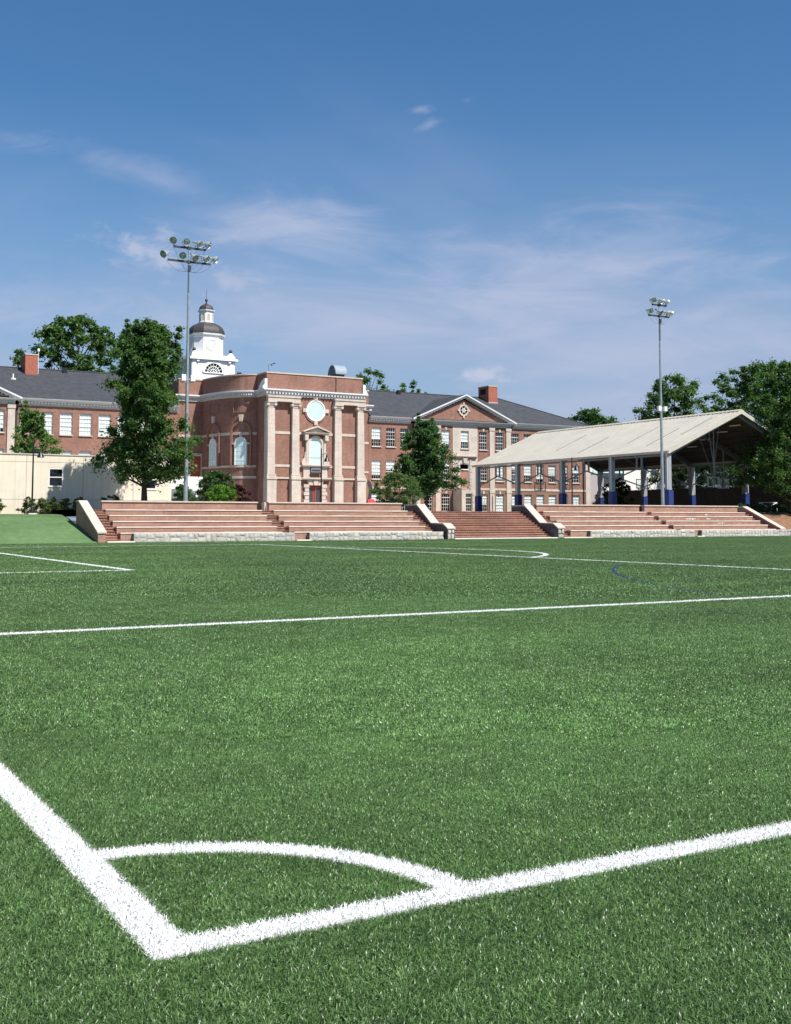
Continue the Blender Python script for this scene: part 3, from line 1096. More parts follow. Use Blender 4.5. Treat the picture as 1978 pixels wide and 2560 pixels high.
# hooded doorway on the middle floor of the stone bay: open fanlight above a pink panel
hood = part(MB().px([(-.46, 6.82), (-.62, 6.82), (-.72, 6.95), (-.80, 7.0), (-.80, 7.08), (-.46, 7.10)], 23.95, 27.2), 'door_hood', 'limestone')
part(MB().py([(25.27, 6.15), (25.67, 6.15), (25.80, 6.80), (25.14, 6.80)], -.66, -.455), 'keystone', 'limestone')
dr = part(MB().box(24.80, 26.14, -.30, -.26, 2.92, 5.30), 'door_panel', 'pink_panel')
part(MB().box(24.74, 24.82, -.42, -.22, 2.9, 6.12).box(26.13, 26.2, -.42, -.22, 2.9, 6.12).box(24.82, 26.13, -.42, -.22, 5.31, 5.43).box(24.82, 26.13, -.42, -.22, 6.04, 6.12), 'door_frame', 'frame_paint', dr)
q_ = MB()
for k in range(9):
    z = 2.95 + k * .42
    w = .34 if k % 2 else .22
    q_.box(26.21, 26.21 + w, -.53, -.455, z, z + .36).box(24.73 - w, 24.73, -.53, -.455, z, z + .36)
part(q_, 'quoins', 'limestone')['kind'] = 'stuff'
# stone entry block at ground level
part(MB().box(23.75, 24.35, -2.4, -.47, 0, 2.88), 'entry_pier', 'limestone')
part(MB().box(23.7, 24.4, -2.46, -.465, 2.882, 3.0), 'entry_cap', 'limestone')
q_ = MB()
for k in range(6):
    z = .05 + k * .42
    w = .32 if k % 2 else .2
    q_.box(26.56, 26.56 + w, -.54, -.455, z, z + .36).box(25.29 - w, 25.29, -.54, -.455, z, z + .36)
part(q_, 'quoins', 'limestone')['kind'] = 'stuff'
for a, b, y in ((XW0, 18.29, 0), (32.61, 45.2, 0), (18.93, 21.12, -.4), (21.85, 23.68, -.4), (27.47, 29.26, -.4), (30.01, 31.85, -.4)):
    part(MB().box(a, b, y - .06, y + .04, 2.80, 3.08), 'belt_course', 'limestone')
part(MB().box(45.2, 46.0, -.10, .9, 0, EAVE0), 'corner_pilaster', 'limestone')
part(MB().box(44.78, 44.92, -.16, -.02, 0, EAVE0), 'downpipe', 'dark_metal')
part(MB().box(18.10, 18.24, -.16, -.02, 0, EAVE0 - .1), 'downpipe', 'dark_metal')
part(MB().box(32.68, 32.82, -.16, -.02, 0, EAVE0 - .1), 'downpipe', 'dark_metal')
part(MB().tube([(29.62, -.58, .1), (29.62, -.58, 1.9), (29.62, -.5, 2.2)], .06, 6), 'vent_pipe', 'steel_grey')
cornice_run(XW0 + .0, PC - PH - .45, 0)
cornice_run(PC + PH + .45, XW1 + .05, 0, end=.0)
pediment(PC, PH, 14.78)


def gable_roof_over_pediment(cx, half, apex):
    """small gable running back into the main slope"""
    y0 = -.97
    za = apex + .10
    yb = -.62 + (za - EAVE1 - .02) / SLOPE
    L = half + .62
    zb = EAVE1 + .02
    mb = MB()
    for s in (-1, 1):
        mb.add([(cx, y0, za), (cx, yb, za), (cx + s * L, -.62, zb), (cx + s * L, y0, zb)], [(0, 1, 2, 3)])
        mb.add([(cx, y0, za - .03), (cx, yb, za - .03), (cx + s * L, -.62, zb - .03), (cx + s * L, y0, zb - .03)], [(0, 1, 2, 3)])
        mb.add([(cx, y0, za), (cx + s * L, y0, zb), (cx + s * L, y0, zb - .03), (cx, y0, za - .03)], [(0, 1, 2, 3)])
    return part(mb, 'gable_roof', 'slate')


gable_roof_over_pediment(PC, PH, 14.78)
rz, e = 15.83, .56
hipx = 37.4
mb = MB().add([(XW0, -e, EAVE1 + .01), (XW1 + e, -e, EAVE1 + .01), (hipx, 9, rz), (XW0, 9, rz), (XW1 + e, 18 + e, EAVE1 + .01), (XW0, 18 + e, EAVE1 + .01),
               (XW0, -e, EAVE1 - .01), (XW1 + e, -e, EAVE1 - .01), (XW1 + e, 18 + e, EAVE1 - .01), (XW0, 18 + e, EAVE1 - .01)],
              [(0, 1, 2, 3), (1, 4, 2), (4, 5, 3, 2), (0, 6, 7, 1), (1, 7, 8, 4), (4, 8, 9, 5), (0, 3, 5, 9, 6), (6, 9, 8, 7)])
rroof = part(mb, 'roof', 'slate')
part(MB().tube([(XW0, 9, rz + .03), (hipx, 9, rz + .03)], .09, 6).tube([(hipx, 9, rz + .03), (XW1 + e, -e, EAVE1 + .05)], .07, 6), 'ridge_cap', 'slate', rroof)


def chimney(x0, x1, y0, y1, z0, z1, parent, cowl=False):
    c = part(MB().box(x0, x1, y0, y1, z0, z1), 'chimney', 'chimney_brick', parent)
    part(MB().box(x0 - .05, x1 + .05, y0 - .05, y1 + .05, z1 + .001, z1 + .12), 'chimney_cap', 'coping', c)
    part(MB().box(x0 - .03, x1 + .03, y0 - .03, y1 + .03, z0 + .55, z0 + .75), 'flashing', 'coping', c) if cowl else None
    if cowl:
        part(MB().box(x0 - .02, x0 - .001, y0 + .7, y1 - .5, z1 - 1.0, z1 - .25), 'louvre', 'interior', c)
    return c


chimney(34.33, 35.8, 7.0, 9.5, 14.3, 17.2, rroof, True)
for x, y in ((3.0 + 11.9, 7.7), (20.9, 8.3)):
    z = EAVE1 + SLOPE * (y + .62)
    part(MB().box(x - .22, x + .22, y - .22, y + .22, z - .1, z + .5), 'roof_vent', 'black_metal', rroof)
z = EAVE1 + SLOPE * 6.4
part(MB().lathe([(.3, -.1), (.3, .06), (.07, .1), (.07, .5)], (13.1, 5.8, z), 10), 'vent_pipe', 'white_paint', rroof)

# ---- left wing, longer than the frame shows
LW0, LW1 = -47.0, -11.95
cols_l = [(-28.83 + 2.03 * k, -28.83 + 2.03 * k + 1.30) for k in range(8)]
cols_ll = [(-31.75, -30.45), (-35.2, -33.9), (-38.6, -37.3)]
raw(wall_grid(-29.43, LW1, 0, EAVE0 + .1, holes_of(cols_l), 0), 'wing_wall', 'school_brick')
raw(wall_grid(-43.8, -30.16, 0, EAVE0, holes_of(cols_ll), -.4), 'bay_wall', 'school_brick')
raw(wall_grid(LW0, -43.8, 0, EAVE0 + .1, [], 0), 'wing_wall', 'school_brick')
part(MB().box(LW0, LW1, 17.9, 18, 0, EAVE0 + .1), 'rear_wall', 'school_brick')
part(MB().box(LW0 - .02, LW0, 0, 18, 0, EAVE0 + .1), 'end_wall', 'school_brick')
part(MB().box(LW0 + .1, LW1 - .1, 1.5, 1.6, 0, EAVE0), 'dark_backing', 'interior')
for r in range(3):
    for i, (a, b) in enumerate(cols_l):
        window(a, b, *ROWS[r], 0, 1.0)
    for i, (a, b) in enumerate(cols_ll):
        window(a, b, *ROWS[r], -.4, (.85, .7, 1.0)[i])
part(MB().box(-30.16, -29.43, -.54, .02, 0, EAVE0 - .42).box(-30.2, -29.38, -.60, .02, EAVE0 - .42, EAVE0 - .002), 'pilaster', 'limestone')
part(MB().box(-33.4, -32.7, -.54, -.39, 0, EAVE0 - .42), 'pilaster', 'limestone')
part(MB().box(-29.3, -29.12, -.2, -.02, 0, EAVE0 - .45).box(-29.36, -29.06, -.26, -.02, EAVE0 - .45, EAVE0 - .1), 'downpipe', 'dark_metal')
part(MB().box(-29.0, LW1, -.06, .04, 2.80, 3.08), 'belt_course', 'limestone')
cornice_run(-29.43 + .45, LW1, 0)
pediment(-36.6, PH, 14.78)
gable_roof_over_pediment(-36.6, PH, 14.78)
mb = MB().add([(LW0 - e, -e, EAVE1 + .01), (LW1, -e, EAVE1 + .01), (LW1, 9, rz), (LW0 + 8.5, 9, rz), (LW1, 18 + e, EAVE1 + .01), (LW0 - e, 18 + e, EAVE1 + .01),
               (LW0 - e, -e, EAVE1 - .01), (LW1, -e, EAVE1 - .01), (LW1, 18 + e, EAVE1 - .01), (LW0 - e, 18 + e, EAVE1 - .01)],
              [(0, 1, 2, 3), (1, 7, 8, 4, 2), (2, 4, 5, 3), (3, 5, 0), (0, 6, 7, 1), (4, 8, 9, 5), (5, 9, 6, 0), (6, 9, 8, 7)])
lroof = part(mb, 'roof', 'slate')
part(MB().tube([(LW0 + 8.5, 9, rz + .03), (LW1, 9, rz + .03)], .09, 6), 'ridge_cap', 'slate', lroof)
chimney(-27.0, -25.7, 7.0, 9.5, 14.3, 17.1, lroof)
part(MB().tube([(-25.55, 7.3, 15), (-25.55, 7.3, 17.7)], .035, 6).lathe([(.02, 0), (.12, .08), (.15, .22), (.1, .38), (.01, .42)], (-25.55, 7.3, 17.5), 8), 'roof_lamp', 'white_paint', lroof)
part(MB().box(-22.6, -22.15, 8.2, 8.6, 15.3, 16.1), 'roof_vent', 'black_metal', lroof)
part(MB().lathe([(.3, -.1), (.3, .06), (.07, .1), (.07, .55)], (-28.6, 5.2, EAVE1 + SLOPE * 5.8), 10), 'vent_pipe', 'white_paint', lroof)

# ---- hall in the middle: block, two curved stair walls, pavilion front
BX = 11.93
PXW, PYF, PYS = 5.72, -10.0, -7.5
CZ0, CZ1, PZ = 12.30, 12.86, 14.55
EA, EB = 3.45, 7.5
NC = 28
curve = [(-PXW - EA * math.cos(math.pi / 2 * k / NC), -EB * math.sin(math.pi / 2 * k / NC)) for k in range(NC + 1)]      # from the block to the pavilion


def plan_left(off):
    """left half of the hall outline, moved outwards by off"""
    pts = [(-BX - (off if off else 0), 0 - off), (-PXW - EA - off * .3, 0 - off)]
    for k in range(1, NC + 1):
        t = math.pi / 2 * k / NC
        nx, ny = -math.cos(t) / EA, -math.sin(t) / EB
        L = math.hypot(nx, ny)
        px, py = curve[k]
        pts.append((min(px + nx / L * off, -PXW - off), py + ny / L * off))
    pts[-1] = (-PXW - off, pts[-1][1])
    pts += [(-PXW - off, PYF - off)]
    return pts


def ring_band(name, m, off0, off1, z0, z1, parent=None, smooth=False):
    """closed band following the whole hall front between two offsets"""
    a, b = plan_left(off0), plan_left(off1)
    full0 = a + [(-x, y) for x, y in reversed(a)]
    full1 = b + [(-x, y) for x, y in reversed(b)]
    n = len(full0)
    mb = MB()
    vs = [(x, y, z0) for x, y in full0] + [(x, y, z0) for x, y in full1] + [(x, y, z1) for x, y in full0] + [(x, y, z1) for x, y in full1]
    fs = []
    for i in range(n - 1):
        fs += [(n + i, n + i + 1, 3 * n + i + 1, 3 * n + i), (2 * n + i, 2 * n + i + 1, i + 1, i), (2 * n + i, 3 * n + i, 3 * n + i + 1, 2 * n + i + 1), (i, i + 1, n + i + 1, n + i)]
    fs += [(0, n, 3 * n, 2 * n), (n - 1, 2 * n - 1, 4 * n - 1, 3 * n - 1)]
    mb.add(vs, fs)
    return part(mb, name, m, parent, smooth)


outl = plan_left(0)
hall = MB()
sidewalls = outl[1:-1]
# curved walls and returns
for s in (-1, 1):
    mb = MB()
    pts = [(x * -s, y) for x, y in outl[1:]]
    for i in range(len(pts) - 1):
        (xa, ya), (xb, yb) = pts[i], pts[i + 1]
        mb.add([(xa, ya, 0), (xb, yb, 0), (xb, yb, PZ), (xa, ya, PZ)], [(0, 1, 2, 3)])
    part(mb, 'curved_wall', 'school_brick')
part(MB().box(-BX, -PXW - EA, 0, .3, 0, PZ), 'block_wall', 'school_brick')
part(MB().box(PXW + EA, BX, 0, .3, 0, PZ), 'block_wall', 'school_brick')
for s in (-1, 1):
    part(MB().box(min(s * BX, s * (BX - .3)), max(s * BX, s * (BX - .3)), .31, 27, 0, PZ), 'side_wall', 'school_brick')
part(MB().box(-BX + .31, BX - .31, 26.7, 27, 0, PZ), 'rear_wall', 'school_brick')
fr_ = outl + [(-x, y) for x, y in reversed(outl)]
top = [(x * .985, y + .25) for x, y in fr_] + [(BX - .3, 26.7), (-BX + .3, 26.7)]
part(MB().add([(x, y, PZ - .55) for x, y in top], [tuple(range(len(top)))]), 'flat_roof', 'slate')
ring_band('parapet_coping', 'coping', -.22, .07, PZ, PZ + .14)
ring_band('cornice', 'cornice_paint', -.05, .16, CZ0 - .14, CZ1 - .30)
ring_band('cornice', 'cornice_paint', -.045, .40, CZ1 - .298, CZ1 - .142)
ring_band('gutter', 'gutter_white', -.04, .50, CZ1 - .14, CZ1)
d = MB()
pl_ = plan_left(.3)
for i in range(1, len(pl_) - 1):
    (xa, ya), (xb, yb) = pl_[i], pl_[i + 1]
    L = math.hypot(xb - xa, yb - ya)
    n = max(1, round(L / .36))
    for k in range(n):
        f = (k + .5) / n
        for s in (-1, 1):
            x, y = (xa + (xb - xa) * f) * s, ya + (yb - ya) * f
            d.box(x - .085, x + .085, y - .10, y + .10, CZ0 + .06, CZ1 - .302)
for k in range(33):
    x = -5.8 + 11.6 * k / 32
    d.box(x - .09, x + .09, PYF - .38, PYF - .1, CZ0 + .06, CZ1 - .302)
part(d, 'dentil_course', 'cornice_paint')['kind'] = 'stuff'
for z0, z1, o in ((8.13, 8.42, .05), (4.64, 4.88, .10), (3.45, 3.72, .05)):
    for s in (-1, 1):
        a, b = plan_left(-.02)[1:-1], plan_left(o)[1:-1]
        n = len(a)
        vs = [(x * -s, y, z) for z in (z0, z1) for l in (a, b) for x, y in l]
        fs = []
        for i in range(n - 1):
            fs += [(n + i, n + i + 1, 3 * n + i + 1, 3 * n + i), (2 * n + i, 3 * n + i, 3 * n + i + 1, 2 * n + i + 1), (i, i + 1, n + i + 1, n + i)]
        part(MB().add(vs, fs), 'belt_course', 'limestone')
        part(MB().box(min(s * BX, s * (PXW + EA + .05)), max(s * BX, s * (PXW + EA + .05)), -.05, .02, z0, z1), 'belt_course', 'limestone')
part(MB().box(BX - .02, BX + .3, -.30, .3, CZ0 - .1, CZ0 + .06), 'cornice_stub', 'gutter_white')


def curved_window(tdeg, w, z0, zs):
    """round-headed panel window with its recessed arch, standing on the curved wall at angle tdeg"""
    t = R(tdeg)
    px, py = -PXW - EA * math.cos(t), -EB * math.sin(t)
    nx, ny = -math.cos(t) / EA, -math.sin(t) / EB
    L = math.hypot(nx, ny)
    ang = math.atan2(-nx / L, ny / L) + math.pi           # turn so that local -y is the outward normal
    ang = math.atan2(ny / L, nx / L) + math.pi / 2
    r = w / 2
    root = part(MB().py(arched(0, z0, zs, r), -.10, .10), 'arched_window', 'tinted_panel')
    root.location = (px, py, 0)
    root.rotation_euler.z = ang
    part(arch_band(MB(), 0, z0, zs, r, r + .09, -.16, .1), 'window_frame', 'frame_paint', root)
    mu = MB()
    for x in (-r * .34, r * .34):
        mu.box(x - .015, x + .015, -.118, -.10, z0, zs + r * .8)
    for k in range(1, 5):
        z = z0 + (zs - z0) * k / 4.5
        mu.box(-r, r, -.122, -.10, z - .015 - (.03 if k == 1 else 0), z + .015 + (.03 if k == 1 else 0))
    part(mu, 'muntin_grid', 'frame_paint', root)
    part(arch_band(MB(), 0, z0 - .1, zs + 1.15, r + .42, r + .62, -.14, .1), 'brick_arch', 'school_brick', root)
    part(MB().py([(-.11, zs + r + .10), (.11, zs + r + .10), (.19, zs + r + .62), (-.19, zs + r + .62)], -.2, .05), 'keystone', 'limestone', root)
    part(MB().py([(-.16, zs + 1.15 + r + .62), (.16, zs + 1.15 + r + .62), (.24, zs + 1.15 + r + 1.35), (-.24, zs + 1.15 + r + 1.35)], -.2, .05), 'keystone', 'limestone', root)
    part(MB().box(-r - .42, -r - .10, -.15, .05, zs - .08, zs + .08).box(r + .10, r + .42, -.15, .05, zs - .08, zs + .08), 'impost', 'limestone', root)
    part(MB().box(-.95, .95, -.06, .05, 10.55, 10.63).box(-.95, -.87, -.06, .05, 10.63, 11.5).box(.87, .95, -.06, .05, 10.63, 11.5).box(-.95, .95, -.06, .05, 11.5, 11.58), 'wall_panel', 'school_brick', root)


curved_window(64.1, 1.22, 4.90, 7.20)
curved_window(23.3, 1.22, 4.90, 7.20)
# red doors and stone jambs on the flat block left of the curve
rd = part(MB().box(-10.45, -9.32, -.10, -.003, 2.9, 5.85), 'side_door', 'red_door')
part(MB().box(-9.31, -8.98, -.16, -.002, 2.7, 6.1).box(-10.8, -10.46, -.16, -.002, 2.7, 6.1).box(-10.8, -8.98, -.17, -.003, 6.101, 6.4), 'door_jamb', 'limestone', rd)

# pavilion front
fw = [(-.80, .72, 0, 2.74), (-.68, .62, 4.95, 7.32)]
raw(wall_grid(-PXW, PXW, 0, PZ, fw, PYF, .35), 'front_wall', 'school_brick')
CX = [-5.30, -2.48, 2.58, 5.36]
for i, cx in enumerate(CX):
    ped = part(MB().box(cx - .53, cx + .53, PYF - .62, PYF - .003, 0, 3.30).box(cx - .60, cx + .60, PYF - .70, PYF - .003, 3.30, 3.42).box(cx - .57, cx + .57, PYF - .66, PYF - .003, 3.42, 3.54)
               .box(cx - .62, cx + .62, PYF - .72, PYF - .003, 0.0, .55), 'pedestal', 'limestone')
    nd = 8
    z0, z1 = 3.92, 10.92
    yb = PYF - .003
    part(MB().box(cx - .56, cx + .56, PYF - .55, yb, 3.545, 3.64).box(cx - .52, cx + .52, PYF - .51, yb, 3.64, 3.74).box(cx - .54, cx + .54, PYF - .53, yb, 3.74, 3.82).box(cx - .47, cx + .47, PYF - .46, yb, 3.82, 3.92), 'pilaster_base', 'limestone', ped)
    for k in range(nd):                                     # flat shaft, block upon block with fine joints
        a, b = z0 + (z1 - z0) * k / nd, z0 + (z1 - z0) * (k + 1) / nd
        ra, rb = .43 - .05 * (k / nd) ** 1.6, .43 - .05 * ((k + 1) / nd) ** 1.6
        vs = [(cx - ra, PYF - ra, a + .004), (cx + ra, PYF - ra, a + .004), (cx + ra, yb, a + .004), (cx - ra, yb, a + .004), (cx - rb, PYF - rb, b - .004), (cx + rb, PYF - rb, b - .004), (cx + rb, yb, b - .004), (cx - rb, yb, b - .004)]
        part(MB().add(vs, [(0, 3, 2, 1), (4, 5, 6, 7), (0, 1, 5, 4), (1, 2, 6, 5), (2, 3, 7, 6), (3, 0, 4, 7)]), 'pilaster_block', 'limestone', ped)
    cap = MB().box(cx - .42, cx + .42, PYF - .42, yb, 10.92, 11.02).box(cx - .40, cx + .40, PYF - .40, yb, 11.02, 11.16)
    cap.box(cx - .54, cx + .54, PYF - .62, yb, 11.40, 11.52)
    for s in (-1, 1):
        cap.lathe([(.04, -.28), (.15, -.28), (.20, -.24), (.20, .20), (.15, .28), (.04, .28)], (cx + s * .42, PYF - .28, 11.22), 12, mtx=Matrix.Rotation(R(90), 3, 'X'))
    cap.box(cx - .42, cx + .42, PYF - .50, PYF - .003, 11.16, 11.40)
    part(cap, 'capital', 'limestone', ped)
for a, b in ((CX[0], CX[1]), (CX[2], CX[3])):
    y = PYF
    for nm, z0, z1, o, w in (('architrave', 11.525, 11.80, .58, .46), ('frieze', 11.802, 11.96, .54, .43), ('frieze', 11.962, 12.158, .62, .50)):
        part(MB().box(a - w, b + w, y - o, y - .003, z0, z1), nm, 'limestone')
for a, b in ((CX[0] + .46, CX[1] - .46), (CX[1] + .46, -1.45), (1.4, CX[2] - .46), (CX[2] + .46, CX[3] - .46)):
    part(MB().box(a, b, PYF - .05, PYF + .01, 8.13, 8.42), 'belt_course', 'limestone')
for a, b in ((CX[0] + .46, CX[1] - .46), (CX[1] + .46, -1.62), (1.57, CX[2] - .46), (CX[2] + .46, CX[3] - .46)):
    part(MB().box(a, b, PYF - .05, PYF + .01, 4.64, 4.90), 'belt_course', 'limestone')
for a, b in ((CX[0] + .61, CX[1] - .61), (CX[1] + .61, -1.5), (1.45, CX[2] - .61), (CX[2] + .61, CX[3] - .61)):
    part(MB().box(a, b, PYF - .12, PYF + .01, 3.38, 3.56), 'belt_course', 'limestone')
# stone wraps the pavilion corner and shows on its side
part(MB().box(-PXW - .05, -PXW + .0, PYF - .3, PYF + .55, 0, 3.3).box(-PXW - .05, -PXW, PYF - .3, PYF + .42, 3.3, 11.5), 'corner_stone', 'limestone')
part(MB().box(-PXW - .35, -PXW - .06, PYF - .5, PYF + .2, -.6, .9), 'buttress', 'limestone')
# round window
ov = part(MB().prism([(1.03 * math.cos(2 * math.pi * k / 36), 1.0 * math.sin(2 * math.pi * k / 36)) for k in range(36)], lambda a, b, t: (a, t, b), -.08, .05), 'round_window', 'tinted_panel')
ov.location = (0, PYF, 10.78)
rg = MB()
for sg in (1, -1):
    arch_band(rg, 0, 0, 0, sg * 1.02, sg * 1.14, -.14, .02, 18, False)
part(rg, 'window_frame', 'frame_paint', ov)
rg = MB()
for sg in (1, -1):
    arch_band(rg, 0, 0, 0, sg * 1.145, sg * 1.32, -.10, .02, 18, False)
part(rg, 'brick_ring', 'school_brick', ov)
for a in range(4):
    c, s = (1, 0, -1, 0)[a], (0, 1, 0, -1)[a]
    part(MB().box(c * 1.34 - .2, c * 1.34 + .2, -.18, .01, s * 1.34 - .2, s * 1.34 + .2), 'key_block', 'limestone', ov)
mu = MB()
for a in (0, 60, 120):
    c, s = math.cos(R(a)), math.sin(R(a))
    mu.tube([(-1.0 * c, -.085, -1.0 * s), (1.0 * c, -.085, 1.0 * s)], .014, 5)
part(mu, 'muntin_grid', 'frame_paint', ov)
# aedicule window above the door
aw = part(MB().py(arched(-.03, 4.95, 7.12, .63), PYF - .06, PYF + .02), 'arched_window', 'tinted_panel')
part(arch_band(MB(), -.03, 4.95, 7.12, .63, .72, PYF - .12, PYF + .02), 'window_frame', 'frame_paint', aw)
part(arch_band(MB(), -.03, 4.95, 7.12, .725, .95, PYF - .22, PYF + .02), 'stone_arch', 'limestone', aw)
part(MB().box(-.65, .59, PYF - .075, PYF - .055, 5.66, 5.72), 'meeting_rail', 'steel_grey', aw)
mu = MB()
for x in (-.24, .18):
    mu.box(x - .012, x + .012, PYF - .07, PYF - .055, 4.95, 7.6)
for z in (5.3, 6.1, 6.55, 7.0):
    mu.box(-.65, .59, PYF - .072, PYF - .055, z - .012, z + .012)
part(mu, 'muntin_grid', 'frame_paint', aw)
part(MB().box(-1.20, -.96, PYF - .30, PYF - .003, 4.95, 7.9).box(.90, 1.14, PYF - .30, PYF - .003, 4.95, 7.9), 'jamb', 'limestone', aw)
part(MB().box(-1.42, -1.02, PYF - .5, PYF - .003, 7.55, 8.20).box(.96, 1.36, PYF - .5, PYF - .003, 7.55, 8.20), 'bracket', 'limestone', aw)
part(MB().px([(PYF - .003, 8.205), (PYF - .50, 8.205), (PYF - .62, 8.30), (PYF - .66, 8.40), (PYF - .003, 8.40)], -1.48, 1.42), 'hood_cornice', 'limestone', aw)
for s in (-1, 1):
    part(MB().py([(-.03, 9.13), (-.03, 8.95), (-.03 + s * 1.62, 8.402), (-.03 + s * 1.62, 8.50)], PYF - .66, PYF - .003), 'raking_cornice', 'limestone', aw)
part(MB().py([(-1.25, 8.402), (1.19, 8.402), (-.03, 8.90)], PYF - .34, PYF - .003), 'tympanum', 'limestone', aw)
for s in (-1, 1):                                          # scroll feet
    part(MB().py([(-.03 + s * 1.18, 4.95), (-.03 + s * 1.62, 4.95), (-.03 + s * 1.66, 5.25), (-.03 + s * 1.5, 5.5), (-.03 + s * 1.36, 5.65), (-.03 + s * 1.28, 6.2), (-.03 + s * 1.18, 6.4)], PYF - .24, PYF - .003), 'scroll', 'limestone', aw)
part(MB().px([(PYF - .003, 4.70), (PYF - .36, 4.70), (PYF - .46, 4.82), (PYF - .46, 4.94), (PYF - .003, 4.94)], -1.72, 1.66), 'window_sill', 'limestone', aw)
part(MB().box(-.62, .56, PYF - .30, PYF - .003, 4.02, 4.695), 'balcony_bracket', 'steel_grey', aw)
part(MB().box(-.72, .66, PYF - .38, PYF - .304, 4.0, 4.12).box(-.5, .44, PYF - .34, PYF - .303, 4.3, 4.4), 'bracket_rim', 'dark_metal', aw)
part(MB().box(-1.45, -.70, PYF - .16, PYF - .003, 3.58, 4.695).box(.64, 1.39, PYF - .16, PYF - .003, 3.58, 4.695), 'side_panel', 'limestone', aw)
# doorway with rusticated surround
part(MB().px([(PYF - .003, 3.30), (PYF - .38, 3.30), (PYF - .52, 3.42), (PYF - .52, 3.56), (PYF - .003, 3.575)], -1.78, 1.72), 'door_cornice', 'limestone')
dd = part(MB().box(-.80, .72, PYF + .10, PYF + .16, 0, 2.74), 'entrance_door', 'red_door')
part(MB().box(-.70, -.22, PYF + .08, PYF + .098, .5, 2.45).box(.16, .62, PYF + .08, PYF + .098, .5, 2.45), 'door_glass', 'backboard_dark', dd)
part(MB().box(-.06, -.02, PYF + .07, PYF + .098, .02, 2.7), 'door_gap', 'black_metal', dd)
for k in range(7):
    z = .02 + k * .41
    w = (.62, .48)[k % 2]
    part(MB().box(-.80 - w, -.80, PYF - .20 - .05 * (k % 2 == 0), PYF - .003, z, z + .37), 'rustic_block', 'limestone')
    part(MB().box(.72, .72 + w, PYF - .20 - .05 * (k % 2 == 0), PYF - .003, z, z + .37), 'rustic_block', 'limestone')
for k, (a, b, c, d_) in enumerate(((-.80, -.36, -1.02, -.44), (-.28, .20, -.34, .26), (.28, .72, .36, .94))):
    part(MB().py([(a, 2.745), (b, 2.745), (d_, 3.28), (c, 3.28)], PYF - .26 - .08 * (k == 1), PYF - .003), 'voussoir', 'limestone')
# scrolled buttresses behind the cornice corners, white
for s, yy in ((-1, 0), (1, 0)):
    pr = [(PYF + .1 - .3, CZ1), (PYF + .1 - .3, CZ1 + 1.05), (PYF + .1, CZ1 + 1.1), (PYF + .7, CZ1 + .85), (PYF + 1.3, CZ1 + .45), (PYF + 1.7, CZ1)]
    part(MB().px(pr, min(s * (PXW + .02), s * (PXW + .30)), max(s * (PXW + .02), s * (PXW + .30))), 'scroll_buttress', 'white_paint')
    pr2 = [(s * (PXW + .02), CZ1), (s * (PXW + .55), CZ1), (s * (PXW + .50), CZ1 + .25), (s * (PXW + .30), CZ1 + .5), (s * (PXW + .22), CZ1 + 1.05), (s * (PXW + .02), CZ1 + 1.05)]
    part(MB().py(pr2, PYF - .21, PYF - .20 + .001), 'scroll_face', 'white_paint')
part(MB().box(2.42, 2.50, PYF - .06, PYF - .003, CZ1, PZ + .05), 'downpipe', 'dark_metal')
# galvanised hood on the roof
hp = [(math.cos(R(a)) * 1.1, math.sin(R(a)) * 1.1) for a in range(20, 181, 10)]
hp = [(1.1, 0)] + hp
hd = part(MB().px([(y, z) for y, z in [(PYF + 2.0 + a * .9, PZ + .55 + b) for a, b in hp]], 2.95, 4.35), 'roof_hood', 'duct_metal')
part(MB().px([(PYF + 2.0 + a * .84, PZ + .55 + b * .93) for a, b in hp], 2.92, 2.949), 'hood_mouth', 'steel_grey', hd)
part(MB().box(3.1, 4.2, PYF + 1.4, PYF + 2.6, PZ - .5, PZ + .6), 'hood_curb', 'steel_grey', hd)
cm = part(MB().tube([(-5.3, PYF + .5, PZ - .3), (-5.3, PYF + .5, PZ + .95), (-5.1, PYF + .4, PZ + 1.0)], .035, 6), 'camera_mast', 'steel_grey')
part(MB().lathe([(.02, .06), (.09, .03), (.09, -.06), (.02, -.12)], (-5.02, PYF + .35, PZ + .95), 8).tube([(-4.95, PYF + .3, PZ + 1.05), (-4.7, PYF + .1, PZ + 1.1)], .05, 6), 'camera', 'dark_metal', cm)
part(MB().box(-6.9, -6.5, -4.9, -4.5, PZ - .5, PZ + .55), 'roof_vent', 'black_metal')
for x in (.1, 1.0):
    part(MB().box(x, x + .5, PYF + 1.2, PYF + 1.6, PZ - .5, PZ + .28), 'roof_vent', 'steel_grey')

# ---- clock tower
TY = 24.0
tw = part(MB().box(-3.0, 3.0, TY - 3.0, TY + 3.0, 17.4, 20.1), 'clock_tower', 'white_paint')
part(MB().box(-3.3, 3.3, TY - 3.3, TY + 3.3, 13.5, 17.4), 'tower_base', 'school_brick', tw)
part(MB().box(-3.35, 3.35, TY - 3.35, TY + 3.35, 20.1, 20.3).box(-3.25, 3.25, TY - 3.25, TY + 3.25, 20.3, 20.42), 'tower_cornice', 'white_paint', tw)
part(MB().box(-3.02, 3.02, TY - 3.02, TY + 3.02, 20.42, 20.78), 'parapet', 'white_paint', tw)
for sx in (-1, 1):
    for sy in (-1, 1):
        c = (sx * 2.55, TY + sy * 2.55, 0)
        part(MB().lathe([(.46, 20.78), (.46, 20.95), (.22, 21.15), (.16, 21.25)], c, 4, R(45)), 'finial_base', 'white_paint', tw)
        part(MB().lathe([(.02, 21.2), (.16, 21.25), (.25, 21.4), (.25, 21.5), (.16, 21.66), (.02, 21.72)], c, 12), 'ball_finial', 'copper_dome', tw, True)
    part(MB().box(sx * 2.6 - .28, sx * 2.6 + .28, TY - 3.06, TY - 3.003, 17.5, 20.09), 'corner_strip', 'white_paint', tw)
